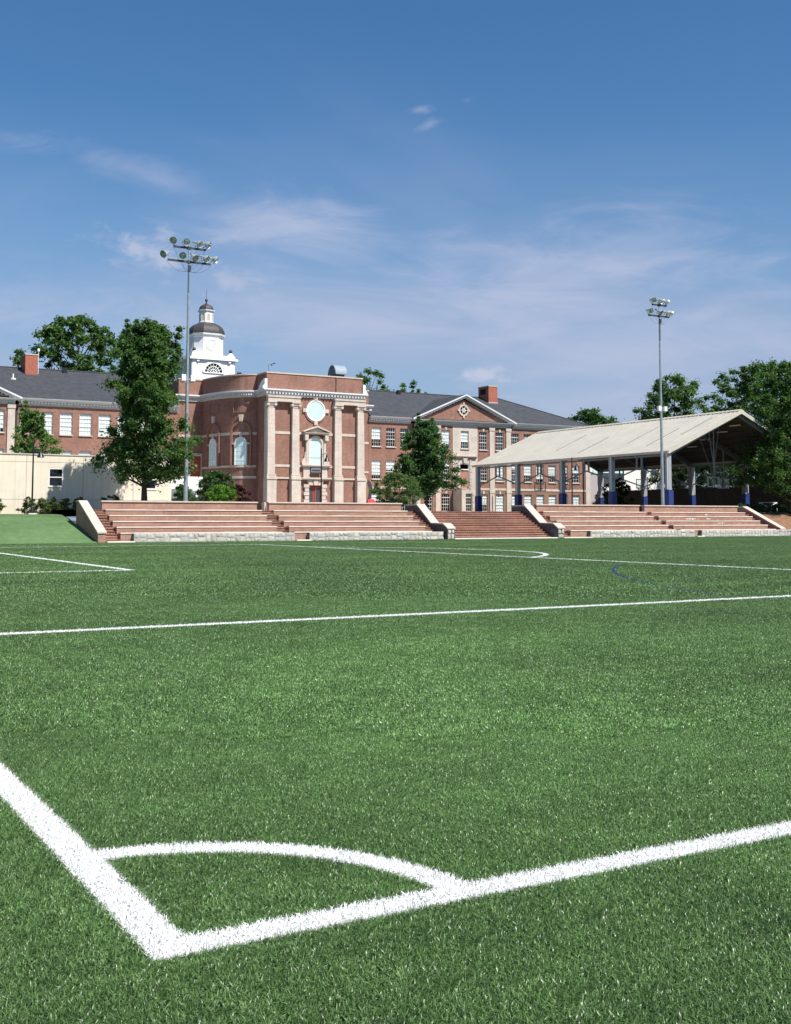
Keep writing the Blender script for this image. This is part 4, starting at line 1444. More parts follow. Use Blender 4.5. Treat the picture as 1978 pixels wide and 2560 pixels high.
for s in (-2.2, 2.2):
    part(MB().box(s - .15, s + .15, TY - 3.25, TY - 3.003, 19.8, 20.09), 'bracket', 'white_paint', tw)
fan = [(1.22 * math.cos(math.pi * k / 20), 18.45 + 1.22 * math.sin(math.pi * k / 20)) for k in range(21)]
fw_ = part(MB().py(fan, TY - 3.02, TY - 3.001), 'fan_window', 'interior', tw)
m2 = MB()
arch_band(m2, 0, 18.4, 18.45, 1.22, 1.55, TY - 3.12, TY - 3.004, 20, False)
for rr in (.42, .82):
    arch_band(m2, 0, 18.4, 18.45, rr - .04, rr + .04, TY - 3.06, TY - 3.021, 16, False)
for k in range(0, 9):
    a = math.pi * k / 8
    r0 = .05 if k % 2 == 0 else .42
    m2.tube([(r0 * math.cos(a), TY - 3.04, 18.45 + r0 * math.sin(a)), (1.22 * math.cos(a), TY - 3.04, 18.45 + 1.22 * math.sin(a))], .040, 5)
m2.box(-1.4, 1.4, TY - 3.14, TY - 3.004, 18.34, 18.45)
part(m2, 'fan_grid', 'white_paint', tw)
P8 = R(22.5)


def oct_ring(hw, ch, z):
    """square of half width hw with chamfered corners"""
    k = hw - ch
    return [(-k, TY - hw, z), (k, TY - hw, z), (hw, TY - k, z), (hw, TY + k, z), (k, TY + hw, z), (-k, TY + hw, z), (-hw, TY + k, z), (-hw, TY - k, z)]


def oct_stack(rings):
    vs = [p for r in rings for p in oct_ring(*r)]
    fs = [(i * 8 + k, i * 8 + (k + 1) % 8, (i + 1) * 8 + (k + 1) % 8, (i + 1) * 8 + k) for i in range(len(rings) - 1) for k in range(8)]
    fs += [tuple(range(7, -1, -1)), tuple(range((len(rings) - 1) * 8, len(rings) * 8))]
    return MB().add(vs, fs)


OH, OC = 2.05, .98
part(oct_stack([(OH + .06, OC, 20.5), (OH + .06, OC, 21.0), (OH, OC, 21.05), (OH, OC, 23.35)]), 'octagon', 'white_paint', tw)
part(oct_stack([(OH + .02, OC, 23.30), (OH + .08, OC, 23.42), (OH + .10, OC, 23.55), (OH + .24, OC + .04, 23.64), (OH + .27, OC + .04, 23.80), (OH + .05, OC, 23.86)]), 'octagon_cornice', 'white_paint', tw)
dome = [(2.20 * math.cos(R(a)) ** .72, 23.86 + 1.62 * math.sin(R(a))) for a in range(0, 69, 6)] + [(.95, 25.48)]
part(oct_stack([(r, r * .47, z) for r, z in dome]), 'dome', 'copper_dome', tw)
for k in range(8):
    part(MB().tube([oct_ring(r + .015, (r + .015) * .47, z)[k] for r, z in dome], .035, 5), 'dome_rib', 'copper_dome', tw)
rl = .86 / math.cos(P8)
part(MB().lathe([(rl + .08, 25.3), (rl + .08, 25.62), (rl, 25.66), (rl, 26.95)], (0, TY, 0), 8, P8), 'lantern', 'white_paint', tw)
part(MB().lathe([(rl, 26.90), (rl + .08, 27.0), (rl + .2, 27.08), (rl + .22, 27.2), (rl, 27.22)], (0, TY, 0), 8, P8), 'lantern_cornice', 'white_paint', tw)
part(MB().lathe([(.98 * math.cos(R(a)) ** .85, 27.22 + .86 * math.sin(R(a))) for a in range(0, 83, 9)] + [(.14, 28.1)], (0, TY, 0), 8, P8), 'lantern_dome', 'copper_dome', tw)
part(MB().lathe([(.16, 28.05), (.20, 28.15), (.10, 28.22), (.07, 28.38), (.10, 28.42), (.20, 28.56), (.20, 28.66), (.10, 28.80), (.035, 28.9), (.02, 30.1)], (0, TY, 0), 10), 'finial', 'copper_dome', tw, True)
for k in range(8):                                          # one clock or louvre roundel and one lantern niche on each face
    a = -math.pi / 2 + k * math.pi / 4
    mt = Matrix.Rotation(a + math.pi / 2, 4, 'Z')
    if k % 2 == 0:
        cxy = Vector((math.cos(a) * OH, TY + math.sin(a) * OH, 22.35))
        fc = part(MB().lathe([(.62, 0), (.62, .05)], n=28, mtx=Matrix.Rotation(R(90), 3, 'X')), 'clock_face', 'clock_white', tw)
        fc.matrix_local = Matrix.Translation(cxy) @ mt
        rg = MB()
        for sg in (1, -1):
            arch_band(rg, 0, 0, 0, sg * .62, sg * .76, -.10, 0, 14, False)
        for j in range(5):
            rg.box(-.5, .5, -.065, -.051, -.42 + j * .2, -.39 + j * .2)
        o = part(rg, 'clock_ring', 'white_paint', tw)
        o.matrix_local = Matrix.Translation(cxy) @ mt
    nc = Vector((math.cos(a) * .86, TY + math.sin(a) * .86, 0))
    o = part(arch_band(MB(), 0, 25.75, 26.45, .20, .27, -.05, 0, 10), 'lantern_arch', 'frame_paint', tw)
    o.matrix_local = Matrix.Translation(nc) @ mt
    o = part(MB().py(arched(0, 25.75, 26.45, .19), -.015, .02), 'lantern_niche', 'coping', tw)
    o.matrix_local = Matrix.Translation(nc) @ mt

# ------------------------------------------------------------------ beige one-storey building at the left
bg = thing('beige_building', 'low beige stucco building behind the green bank at left', 'building', (10, 97, 2.0))
BZ0, BZ1 = 1.9, 7.03
b_holes = [(22.10, 23.25, 4.42, 5.98), (30.3, 31.35, 4.3, 5.95), (14.0, 15.15, 4.42, 5.98)]
PAN = [-12.0, -6.0, 0.0, 6.0, 11.0, 15.8, 20.25, 24.95, 29.3, 32.76]
for i in range(len(PAN) - 1):                                # wall panels with open joints
    a, b = PAN[i] + .012, PAN[i + 1] - .012
    hs = [h for h in b_holes if a < h[0] < b]
    for z0, z1, dy in ((BZ0, 3.30, .0), (3.325, 6.42, .012), (6.445, BZ1, .0)):
        hh = [h for h in hs if z0 < h[2] < z1]
        mb = wall_grid(a, b, z0, z1, hh, 97.0 + dy, .2)
        mb.v = [(x - 10, y - 97, z - 2.0) for x, y, z in mb.v]
        raw(mb, 'wall_panel', 'stucco', bg)
world_part(MB().box(-12, 32.7, 97.06, 97.30, BZ0, 4.25).box(-12, 32.7, 97.06, 97.30, 6.1, BZ1 - .02), 'wall_backing', 'stone_side', bg)
world_part(MB().box(32.55, 32.75, 97.02, 112, BZ0, BZ1), 'side_wall', 'stucco', bg)
world_part(MB().box(-12, 32.5, 97.9, 98.0, BZ0, BZ1 - .3), 'dark_backing', 'interior', bg)  # near-black board in place of dim rooms
world_part(MB().box(-12.0, 32.82, 96.94, 97.35, BZ1 + .002, BZ1 + .10), 'parapet_cap', 'limestone', bg)
world_part(MB().box(-12, 32.5, 97.36, 112, BZ1 - .5, BZ1 - .35), 'flat_roof', 'paving', bg)
for a, b, c, d_ in b_holes:
    w_ = world_part(MB().box(a, a + .06, 97.03, 97.10, c, d_).box(b - .06, b, 97.03, 97.10, c, d_).box(a + .06, b - .06, 97.03, 97.10, c, c + .06).box(a + .06, b - .06, 97.03, 97.10, d_ - .11, d_)
                    .box(a + .06, b - .06, 97.04, 97.09, (c + d_) / 2 - .04, (c + d_) / 2 + .03), 'window', 'frame_paint', bg)
    world_part(MB().box(a + .06, b - .06, 97.06, 97.065, c + .06, d_ - .11), 'pane', 'window_glass', w_)
    world_part(MB().box(a - .05, b + .05, 96.95, 97.03, c - .08, c - .002), 'sill', 'stucco', w_)

# ------------------------------------------------------------------ open basketball shelter
sh = thing('court_shelter', 'open steel court shelter with a wide cream sheet metal gable roof', 'shelter', (93.6, 88.2, TZ))
SX0, SX1, SXR = 82.9, 104.3, 93.6
SY0, SY1 = 87.75, 124.2
ZE, ZR = 8.78, 13.50


def roof_z(x, dz=0.0):
    return ZE + (ZR - ZE) * (1 - abs(x - SXR) / (SXR - SX0)) + dz


npan = 38
for s in (-1, 1):
    xe = SXR + s * (SXR - SX0)
    for k in range(npan):                                     # sheet by sheet, each with its raised seam
        a, b = SY0 + (SY1 - SY0) * k / npan, SY0 + (SY1 - SY0) * (k + 1) / npan
        mb = MB().add([(xe, a, ZE), (xe, b, ZE), (SXR, b, ZR), (SXR, a, ZR), (xe, a, ZE - .05), (xe, b, ZE - .05), (SXR, b, ZR - .05), (SXR, a, ZR - .05)],
                      [(0, 1, 2, 3), (4, 7, 6, 5), (0, 4, 5, 1), (3, 2, 6, 7), (0, 3, 7, 4), (1, 5, 6, 2)])
        mb.add([(xe, a + .0, ZE + .001), (xe, a + .05, ZE + .022), (xe, a + .11, ZE + .022), (xe, a + .16, ZE + .001), (SXR, a + .0, ZR + .001), (SXR, a + .05, ZR + .022), (SXR, a + .11, ZR + .022), (SXR, a + .16, ZR + .001)],
               [(0, 1, 5, 4), (1, 2, 6, 5), (2, 3, 7, 6), (0, 3, 2, 1), (4, 5, 6, 7)])
        world_part(mb, 'roof_sheet', 'sheet_roof', sh)
    # rolled eave gutter and gable trim
    world_part(MB().box(xe - .10, xe + .10, SY0 - .02, SY1 + .02, ZE - .26, ZE - .055), 'eave_gutter', 'sheet_roof', sh)
    for yy in (SY0 - .07, SY1 + .005):
        world_part(MB().py([(xe, ZE + .05), (SXR, ZR + .05), (SXR, ZR - .38), (xe, ZE - .32)], yy, yy + .065), 'gable_trim', 'sheet_roof', sh)
for yl, f0, f1 in ((93.0, .18, .62), (97.5, .30, .74), (104.0, .12, .55), (110.0, .25, .70), (90.5, .42, .86)):      # lapped sheet joints
    xa, xb = SX0 + (SXR - SX0) * f0, SX0 + (SXR - SX0) * f1
    world_part(MB().add([(xa, yl, roof_z(xa, .06)), (xa, yl + .05, roof_z(xa, .06)), (xb, yl + .05, roof_z(xb, .06)), (xb, yl, roof_z(xb, .06)), (xa, yl, roof_z(xa, .0)), (xa, yl + .05, roof_z(xa, .0)), (xb, yl + .05, roof_z(xb, .0)), (xb, yl, roof_z(xb, .0))],
                        [(0, 1, 2, 3), (4, 7, 6, 5), (0, 4, 5, 1), (1, 5, 6, 2), (2, 6, 7, 3), (3, 7, 4, 0)]), 'sheet_lap', 'steel_grey', sh)
rc = MB()
nr = 60
for k in range(nr):
    a = SY0 - .05 + (SY1 - SY0 + .1) * k / nr
    rc.py([(SXR - .45, ZR - .12), (SXR - .42, ZR - .06), (SXR, ZR + .13), (SXR + .42, ZR - .06), (SXR + .45, ZR - .12), (SXR, ZR + .06)], a, a + .42)
world_part(rc, 'ridge_cap', 'sheet_roof', sh)['kind'] = 'stuff'
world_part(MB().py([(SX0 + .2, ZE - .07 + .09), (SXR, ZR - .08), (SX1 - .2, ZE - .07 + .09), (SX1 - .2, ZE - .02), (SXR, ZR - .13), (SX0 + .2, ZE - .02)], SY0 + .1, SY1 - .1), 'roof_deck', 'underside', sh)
COLY = [88.25 + 8.82 * k for k in range(5)]
for y in COLY:                                               # rigid frames
    for s in (-1, 1):
        xe = SXR + s * (SXR - SX0 - .45)
        world_part(MB().py([(xe - .1, roof_z(xe) - .75), (xe - .1, roof_z(xe - .1) - .14), (SXR, ZR - .14), (SXR, ZR - .62)], y - .12, y + .12), 'rafter', 'steel_grey', sh)
    for s in (-1, 1):
        xc = SXR + s * (SXR - SX0 - .42)
        c = world_part(MB().box(xc - .20, xc + .20, y - .24, y + .24, TZ - .05, roof_z(xc) - .15).box(xc - .26, xc - .2, y - .27, y + .27, TZ - .05, roof_z(xc) - .2), 'column', 'steel_paint', sh)
        world_part(MB().box(xc - .33, xc + .33, y - .36, y + .36, TZ - .02, 4.72), 'column_pad', 'blue_pad', c)
        world_part(MB().tube([(xc + s * .32, y - .18, roof_z(xc) - .3), (xc + s * .32, y - .18, 4.8)], .06, 6), 'downpipe', 'gutter_white', c)
for s in (-1, 1):
    xc = SXR + s * (SXR - SX0 - .42)
    world_part(MB().box(xc - .09, xc + .09, SY0 + .3, SY1 - .3, ZE - .50, ZE - .30), 'eave_beam', 'steel_grey', sh)
    for k in range(4):                                        # peaked braces between columns with two hangers
        ya, yb = COLY[k] + .25, COLY[k + 1] - .25
        ym = (ya + yb) / 2
        zl, zp = 6.05, 7.18
        br = world_part(MB().tube([(xc, ya, zl), (xc, ym, zp), (xc, yb, zl)], .085, 6), 'brace', 'steel_grey', sh)
        for dy in (-.38, .38):
            world_part(MB().box(xc - .07, xc + .07, ym + dy - .08, ym + dy + .08, zp - .05, ZE - .5), 'hanger', 'steel_grey', br)
for k in range(7):                                            # purlins
    for s in (-1, 1):
        x = SXR + s * (1.2 + k * 1.4)
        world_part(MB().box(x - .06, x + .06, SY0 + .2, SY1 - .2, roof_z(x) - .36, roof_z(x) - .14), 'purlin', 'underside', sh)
for i, (x, y) in enumerate([(89.2, 90.2), (89.2, 96), (89.2, 105), (95.5, 90.5), (96.6, 93.5), (97.9, 97.5), (99.3, 101), (89.2, 114), (97.9, 108), (97.9, 116)]):
    world_part(MB().box(x - .1, x + .1, y - .75, y + .75, roof_z(x) - .62, roof_z(x) - .50), 'light_fixture', 'fixture', sh)
world_part(MB().box(SX0 - .3, SX1 + .3, SY0 - .3, SY1 + .3, TZ - .05, TZ + .035), 'court_slab', 'court', sh)


def goal(x, y, label, dark=False, braces=True):
    """basketball goal hung from the shelter roof on a drop pole"""
    zr = TZ + 3.05
    t = thing('basketball_goal', label, 'basketball hoop', (x, y, zr), group='basketball goals under the shelter roof')
    bm_ = 'backboard_dark' if dark else 'frame_paint'
    z0, z1 = zr - .10, zr + 1.05
    world_part(MB().box(x - .91, x + .91, y - .03, y + .03, z0, z0 + .09).box(x - .91, x + .91, y - .03, y + .03, z1 - .09, z1)
               .box(x - .91, x - .83, y - .03, y + .03, z0 + .09, z1 - .09).box(x + .83, x + .91, y - .03, y + .03, z0 + .09, z1 - .09), 'board_frame', bm_, t)
    world_part(MB().box(x - .83, x + .83, y - .006, y + .006, z0 + .09, z1 - .09), 'board_glass', 'window_glass', t)
    world_part(MB().box(x - .3, x - .26, y - .015, y - .007, zr + .08, zr + .53).box(x + .26, x + .3, y - .015, y - .007, zr + .08, zr + .53).box(x - .26, x + .26, y - .015, y - .007, zr + .49, zr + .53), 'target_square', bm_, t)
    rim = MB()
    pts = [(x + .23 * math.cos(a), y + .40 + .23 * math.sin(a), zr) for a in np.linspace(0, 2 * math.pi, 17)]
    rim.tube(pts, .012, 5, False)
    rim.box(x - .08, x + .08, y + .03, y + .18, zr - .05, zr + .03)
    world_part(rim, 'rim', 'red_plastic', t)
    top = roof_z(x) - .15
    world_part(MB().tube([(x, y - .12, zr), (x, y - .12, top)], .075, 8).box(x - .3, x + .3, y - .16, y - .03, zr + .1, zr + .2), 'drop_pole', 'steel_paint' if not dark else 'dark_metal', t)
    if braces:
        for s in (-1, 1):
            world_part(MB().tube([(x, y - .12, zr + 2.0), (x + s * .9, y - .12, top + (.0 if s * (x - SXR) < 0 else -.3))], .04, 6), 'brace', 'steel_paint', t)
        world_part(MB().tube([(x + .1, y - .1, zr + .6), (x + 1.2, y + 3.6, roof_z(x + 1.2) - .2)], .04, 6), 'brace', 'steel_paint', t)
    return t


goal(95.2, 93.6, 'basketball goal with white frame and long braces near the front gable')
goal(100.4, 97.2, 'basketball goal hanging right of the white framed one', False, False)
goal(93.0, 103.0, 'basketball goal seen between the pole and the bush in mid shelter', False, False)
goal(88.9, 117.6, 'dark framed basketball goal farthest left under the roof', True, False)
goal(88.9, 112.6, 'dark framed basketball goal beside the second column from left', True, False)

# ------------------------------------------------------------------ floodlight masts


def head_mesh():
    """deep dish floodlight opening towards local -y"""
    mt = Matrix.Rotation(R(90), 3, 'X')
    prof_o = [(.05, -.34), (.11, -.33), (.12, -.16), (.17, -.10), (.25, .02), (.30, .16), (.315, .26), (.295, .26), (.28, .16), (.22, .03), (.12, -.06), (.02, -.08)]
    bowl = MB()
    vs, n = [], 20
    for r, z in prof_o:
        for k in range(n):
            a = 2 * math.pi * k / n
            p = mt @ Vector((r * math.cos(a), r * math.sin(a), z))
            vs.append(p)
    fs = [(i * n + k, i * n + (k + 1) % n, (i + 1) * n + (k + 1) % n, (i + 1) * n + k) for i in range(len(prof_o) - 1) for k in range(n)]
    bowl.add(vs, fs)
    lens = MB().lathe([(.292, .235), (.292, .245)], n=20, mtx=mt)
    yoke = MB().tube([(-.14, .16, -.02), (-.16, .14, -.20), (0, .16, -.36), (.16, .14, -.20), (.14, .16, -.02)], .022, 5)
    yoke.lathe([(.07, 0), (.07, .30)], (0, .26, -.02), 8, mtx=Matrix.Rotation(R(-90), 3, 'X'))
    return bowl.mesh('dish', 'reflector', True), lens.mesh('lens', 'window_glass'), yoke.mesh('yoke', 'lamp_back')


HEAD = head_mesh()


def mast(x, y, label, heads_up, heads_lo, zup, zlo, bu, bl_):
    t = thing('floodlight_mast', label, 'floodlight', (x, y, TZ), group='tall floodlight masts')
    z = lambda v: v - TZ
    MB().tube([(0, 0, -.1), (0, 0, z(10)), (0, 0, z(18)), (0, 0, z(zup + .35))], [.185, .14, .10, .07], 12).build('pole', 'galvanised', t, True)
    MB().lathe([(.36, -.02), (.36, .05), (.25, .09)], n=12).build('base_flange', 'galvanised', t)
    MB().box(-.12, .12, -.20, -.07, z(zlo - .75), z(zlo - .30)).build('junction_box', 'dark_metal', t)
    MB().box(-.045, .045, -.12, -.05, z(zlo - 2.5), z(zlo - .75)).build('conduit', 'steel_grey', t)
    for nm, zz, (a, b), hs in (('upper', zup, bu, heads_up), ('lower', zlo, bl_, heads_lo)):
        bar = MB().box(a, b, -.075, .075, z(zz) - .075, z(zz) + .075).box(-.14, .14, -.12, .12, z(zz) - .11, z(zz) + .11).build('crossbar', 'dark_metal', t)
        for hx, ax, tilt in hs:
            o = link('lamp_head', HEAD[0], t, (hx, -.12, z(zz) + .44))
            o.rotation_euler = (R(tilt), 0, R(ax))
            link('lens', HEAD[1], o)
            link('yoke', HEAD[2], o)
            MB().tube([(hx, 0, z(zz) + .07), (hx, -.06, z(zz) + .2)], .03, 6).build('bracket', 'dark_metal', t)
        wire = MB()
        for hx, ax, tilt in hs:
            if abs(hx) < .4:
                continue
            p0, p1 = Vector((hx * .93, .05, z(zz) - .05)), Vector((0, .05, z(zlo) - .75))
            mid = (p0 + p1) / 2 - Vector((0, 0, .38))
            wire.tube([p0, (p0 + mid) / 2 - Vector((0, 0, .10)), mid, (mid + p1) / 2 - Vector((0, 0, .06)), p1], .010, 4)
        wire.build('cable', 'dark_metal', t)
    sp = MB().box(-.55, -.20, -.28, .02, z(12.75), z(13.25)).build('speaker_box', 'white_paint', t)
    sp2 = MB().box(.22, .58, -.30, .02, z(12.75), z(13.22)).build('speaker_box', 'white_paint', t)
    MB().box(-.56, .58, -.05, .05, z(12.62), z(12.7)).build('speaker_arm', 'galvanised', t)
    return t


mast(30.55, 87.0, 'tall left floodlight mast with nine lamps rising beside the big tree',
     [(-1.35, -28, 14), (-.36, 6, 12), (.72, 40, 24), (1.45, 48, 22)], [(-2.05, -58, 24), (-.60, -12, 18), (.38, 22, 38), (1.32, 44, 28), (2.10, 62, 18)], 23.62, 22.48, (-1.30, 1.42), (-1.78, 1.84))
mast(81.3, 87.0, 'tall right floodlight mast standing at the shelter corner',
     [(-.98, -6, 16), (.0, 34, 24), (.85, 60, 26)], [(-1.42, -4, 18), (-.10, 22, 36), (.9, 52, 24), (1.35, 66, 20)], 23.75, 22.6, (-.95, .98), (-1.5, 1.32))

# ------------------------------------------------------------------ black street lamps


def street_lamp(x, y, z, h, label, flip=1):
    t = thing('street_lamp', label, 'street lamp', (x, y, z), group='black street lamps with bell shades')
    MB().tube([(0, 0, 0), (0, 0, h)], [.075, .055], 10).build('pole', 'black_metal', t, True)
    MB().lathe([(.17, 0), (.17, .25), (.13, .34), (.13, .50), (.09, .58)], n=12).build('base', 'black_metal', t, True)
    MB().box(-.3, .3, -.3, .3, -.6, .02).build('footing', 'kerb_concrete', t)
    MB().tube([(0, 0, h - .62), (flip * .25, 0, h - .50), (flip * .48, 0, h - .50), (flip * .56, 0, h - .62)], .035, 8).tube([(0, 0, h - .95), (flip * .22, 0, h - .60)], .02, 6).build('arm', 'black_metal', t)
    MB().lathe([(.05, -.60 + h), (.09, h - .70), (.10, h - .84), (.16, h - .92), (.24, h - 1.10), (.30, h - 1.22), (.285, h - 1.22), (.2, h - 1.05), (.03, h - .95)], (flip * .56, 0, 0), 16).build('lamp_shade', 'black_metal', t, True)
    MB().lathe([(.05, h - 1.2), (.10, h - 1.14), (.11, h - 1.06), (.05, h - .98)], (flip * .56, 0, 0), 12).build('lamp_globe', 'blind', t, True)
    return t


street_lamp(19.7, 92.0, 2.12, 5.65, 'black street lamp in front of the beige wall at left')
street_lamp(46.5, 95.0, 2.42, 5.85, 'black street lamp in front of the red hall doors')
street_lamp(70.1, 87.6, 2.40, 5.3, 'black street lamp among the left shelter columns')

# ------------------------------------------------------------------ smaller things behind the bleachers
an = thing('white_annex', 'plain white annex seen through the shelter beyond the school', 'building', (122.5, 146, 2.5))
hs = [(123.8, 128.5, 2.5, 4.75)]
mb = wall_grid(118.9, 136, 2.4, 10.7, hs, 146, 1.2)
mb.v = [(x - 122.5, y - 146, z - 2.5) for x, y, z in mb.v]
raw(mb, 'front_wall', 'annex_white', an)
world_part(MB().box(118.9, 136, 147.3, 162, 2.4, 10.69), 'wall_mass', 'annex_grey', an)
world_part(MB().box(123.6, 128.7, 147.2, 147.28, 2.4, 4.9), 'dark_backing', 'interior', an)  # near-black board for the shade inside the opening
world_part(MB().box(121.2, 127.6, 145.90, 145.99, 7.4, 9.6), 'ribbon_window', 'backboard_dark', an)
world_part(MB().box(121.2, 127.6, 145.86, 145.95, 9.4, 9.9), 'window_head', 'tinted_panel', an)
world_part(MB().box(118.7, 136.2, 145.8, 162.2, 10.7, 10.95), 'roof_edge', 'coping', an)
gr = thing('grey_link_block', 'grey windowless block joining the school and the annex', 'building', (116.5, 142, 2.5))
world_part(MB().box(114.5, 118.8, 142, 160, 2.4, 9.0), 'wall_mass', 'annex_grey', gr)
world_part(MB().box(114.4, 118.85, 141.9, 160.1, 9.002, 9.2), 'roof_edge', 'coping', gr)
world_part(MB().box(115.4, 116.6, 141.93, 141.995, 2.6, 5.0), 'door', 'steel_grey', gr)

sd_ = thing('garden_shed', 'low shed with a pale roof right of the shelter', 'shed', (116, 106, TZ))
world_part(MB().box(112.5, 121, 106, 110, TZ, 5.0), 'wall', 'wood_fence', sd_)
world_part(MB().px([(105.3, 4.95), (108, 5.7), (110.7, 4.95), (110.7, 5.08), (108, 5.85), (105.3, 5.08)], 112, 121.5), 'roof', 'shed_roof', sd_)
for k in range(4):
    world_part(MB().box(112 + k * 2.2, 112.4 + k * 2.2, 105.4, 105.6, TZ, 5.0), 'post', 'steel_paint', sd_)

fe = thing('wooden_fence', 'dark wooden fence closing the far side of the shelter', 'fence', (118, 127, TZ))
k = 0
for i in range(96):
    x = 107.2 + .0
    y = 90.6 + i * .38
    world_part(MB().box(106.2, 106.26, y, y + .35, TZ, TZ + 3.3 + (i % 3) * .02), 'board', 'wood_fence', fe)
for i in range(13):
    y = 90.5 + i * 3.0
    world_part(MB().box(106.27, 106.4, y, y + .12, TZ, TZ + 3.4), 'post', 'wood_fence', fe)

gt = thing('white_gate', 'small white cross braced gate at the right edge', 'gate', (101.0, 91.0, TZ))
for a, b in (((99.6, TZ + .1), (99.6, TZ + 1.25)), ((102.4, TZ + .1), (102.4, TZ + 1.25)), ((99.6, TZ + 1.2), (102.4, TZ + 1.2)), ((99.6, TZ + .15), (102.4, TZ + .15)), ((99.6, TZ + .15), (102.4, TZ + 1.2)), ((99.6, TZ + 1.2), (102.4, TZ + .15))):
    world_part(MB().tube([(a[0], 91, a[1]), (b[0], 91, b[1])], .045, 6), 'rail', 'white_paint', gt)

rb = thing('red_barrow', 'red upturned barrow tray behind the left centre seating block', 'wheelbarrow', (56.4, 103.0, 2.47))
world_part(MB().add([(55.75, 102.9, 3.35), (56.75, 102.9, 3.35), (57.0, 103.2, 2.6), (55.6, 103.2, 2.6), (55.95, 103.3, 3.75), (56.6, 103.3, 3.75), (56.95, 103.6, 2.6), (55.7, 103.6, 2.6)],
                    [(0, 1, 2, 3), (4, 7, 6, 5), (0, 4, 5, 1), (1, 5, 6, 2), (2, 6, 7, 3), (3, 7, 4, 0)]), 'tray', 'red_plastic', rb)
world_part(MB().tube([(56.95, 103.1, 2.9), (57.9, 103.3, 3.1), (58.6, 103.4, 2.7)], .05, 6).tube([(56.95, 103.5, 2.9), (57.9, 103.6, 3.1), (58.6, 103.7, 2.7)], .05, 6), 'handles', 'black_metal', rb)
world_part(MB().lathe([(.05, -.06), (.2, -.06), (.22, 0), (.2, .06), (.05, .06)], (57.7, 103.4, 2.69), 12, mtx=Matrix.Rotation(R(90), 3, 'X')), 'wheel', 'black_metal', rb)

tr_ = thing('white_trailer', 'small white trailer standing right of the beige building', 'trailer', (36.2, 104.0, 2.5))
world_part(MB().box(34.2, 38.2, 104, 106.4, 3.0, 5.75), 'body', 'white_paint', tr_)
world_part(MB().box(34.6, 37.2, 103.95, 103.998, 3.3, 4.55), 'side_panel', 'steel_grey', tr_)
world_part(MB().box(34.0, 38.4, 103.9, 106.5, 2.8, 2.998), 'chassis', 'dark_metal', tr_)
for x in (35.2, 37.2):
    for y in (104.1, 106.2):
        world_part(MB().lathe([(.05, -.1), (.32, -.1), (.34, 0), (.32, .1), (.05, .1)], (x, y, 2.80), 14, mtx=Matrix.Rotation(R(90), 3, 'X')), 'wheel', 'black_metal', tr_)

bx = thing('mesh_screen', 'dark curved mesh screen leaning at the right pavilion corner', 'screen', (68.6, 127.0, 2.68))
pts = [(64.2, 2.6), (64.75, 3.5), (65.15, 4.7), (65.2, 5.5), (65.0, 6.1), (64.6, 6.4), (64.5, 6.1), (64.8, 5.4), (64.75, 4.6), (64.4, 3.6), (63.9, 2.6)]
world_part(MB().py([(x * 1.0625, 1.6 + (z - 1.6) * 1.0625) for x, z in pts], 126.8, 126.88), 'screen', 'dark_metal', bx)

# white scrawl on the right seating block
for i, (x, z, w) in enumerate(((81.0, .0, 0), )):
    pass
sc_ = MB()
rs = random.Random(11)
for row, x0, n in ((3, 81.0, 7), (2, 84.3, 4), (3, 83.8, 3), (4, 84.6, 2)):
    zc = ROW_Z[row] - .25
    for k in range(n):
        x = x0 + k * .19
        y = ROW_Y[row] - .004
        for j in range(2):
            a = x + rs.uniform(0, .1)
            sc_.box(a, a + rs.uniform(.03, .05), y - .002, y, zc - rs.uniform(.05, .1), zc + rs.uniform(.05, .1))
        sc_.box(x, x + .12, y - .003, y - .0025, zc - .02, zc + .02)
world_part(sc_, 'chalk_scrawl', 'graffiti', bl4)

# ------------------------------------------------------------------ trees and shrubs


def leaf_mesh(name, centres, radii, per, size, m, seed, flat=.75, droop=0.0):
    """many small pointed leaf sprays scattered through clumps"""
    g = np.random.default_rng(seed)
    centres = np.asarray(centres, float)
    radii = np.asarray(radii, float)
    n = len(centres) * per
    ci = np.repeat(np.arange(len(centres)), per)
    dirs = g.normal(size=(n, 3))
    dirs /= np.linalg.norm(dirs, axis=1)[:, None]
    rad = radii[ci] * np.clip(np.abs(g.normal(0, .54, n)) + .08, 0, 1.6)
    c = centres[ci] + dirs * rad[:, None] * np.array([1, 1, flat])
    nrm = dirs * .6 + g.normal(size=(n, 3)) * .75 + np.array([0, 0, .55])
    nrm /= np.linalg.norm(nrm, axis=1)[:, None]
    t = g.normal(size=(n, 3))
    t -= nrm * (t * nrm).sum(1)[:, None]
    t /= np.linalg.norm(t, axis=1)[:, None]
    b = np.cross(nrm, t)
    L = size * g.uniform(.6, 1.35, n)[:, None]
    w = L * g.uniform(.42, .62, n)[:, None]
    p0 = c - t * L * .5
    p1 = c + b * w * .5 + nrm * L * .08
    p2 = c + t * L * .5 - nrm * L * .1
    p3 = c - b * w * .5 + nrm * L * .08
    v = np.stack([p0, p1, p2, p3], 1).reshape(-1, 3)
    me = bpy.data.meshes.new(name)
    me.vertices.add(4 * n)
    me.vertices.foreach_set('co', v.ravel())
    me.loops.add(4 * n)
    me.loops.foreach_set('vertex_index', np.arange(4 * n, dtype=np.int32))
    me.polygons.add(n)
    me.polygons.foreach_set('loop_start', np.arange(0, 4 * n, 4, dtype=np.int32))
    me.polygons.foreach_set('loop_total', np.full(n, 4, dtype=np.int32))
    me.update()
    tone = np.clip(g.normal(.42, .2, n) + g.normal(0, .12, len(centres))[ci], 0, 1)
    at = me.attributes.new('tone', 'FLOAT', 'POINT')
    at.data.foreach_set('value', np.repeat(tone, 4).astype(np.float32))
    me.materials.append(M[m])
    return me


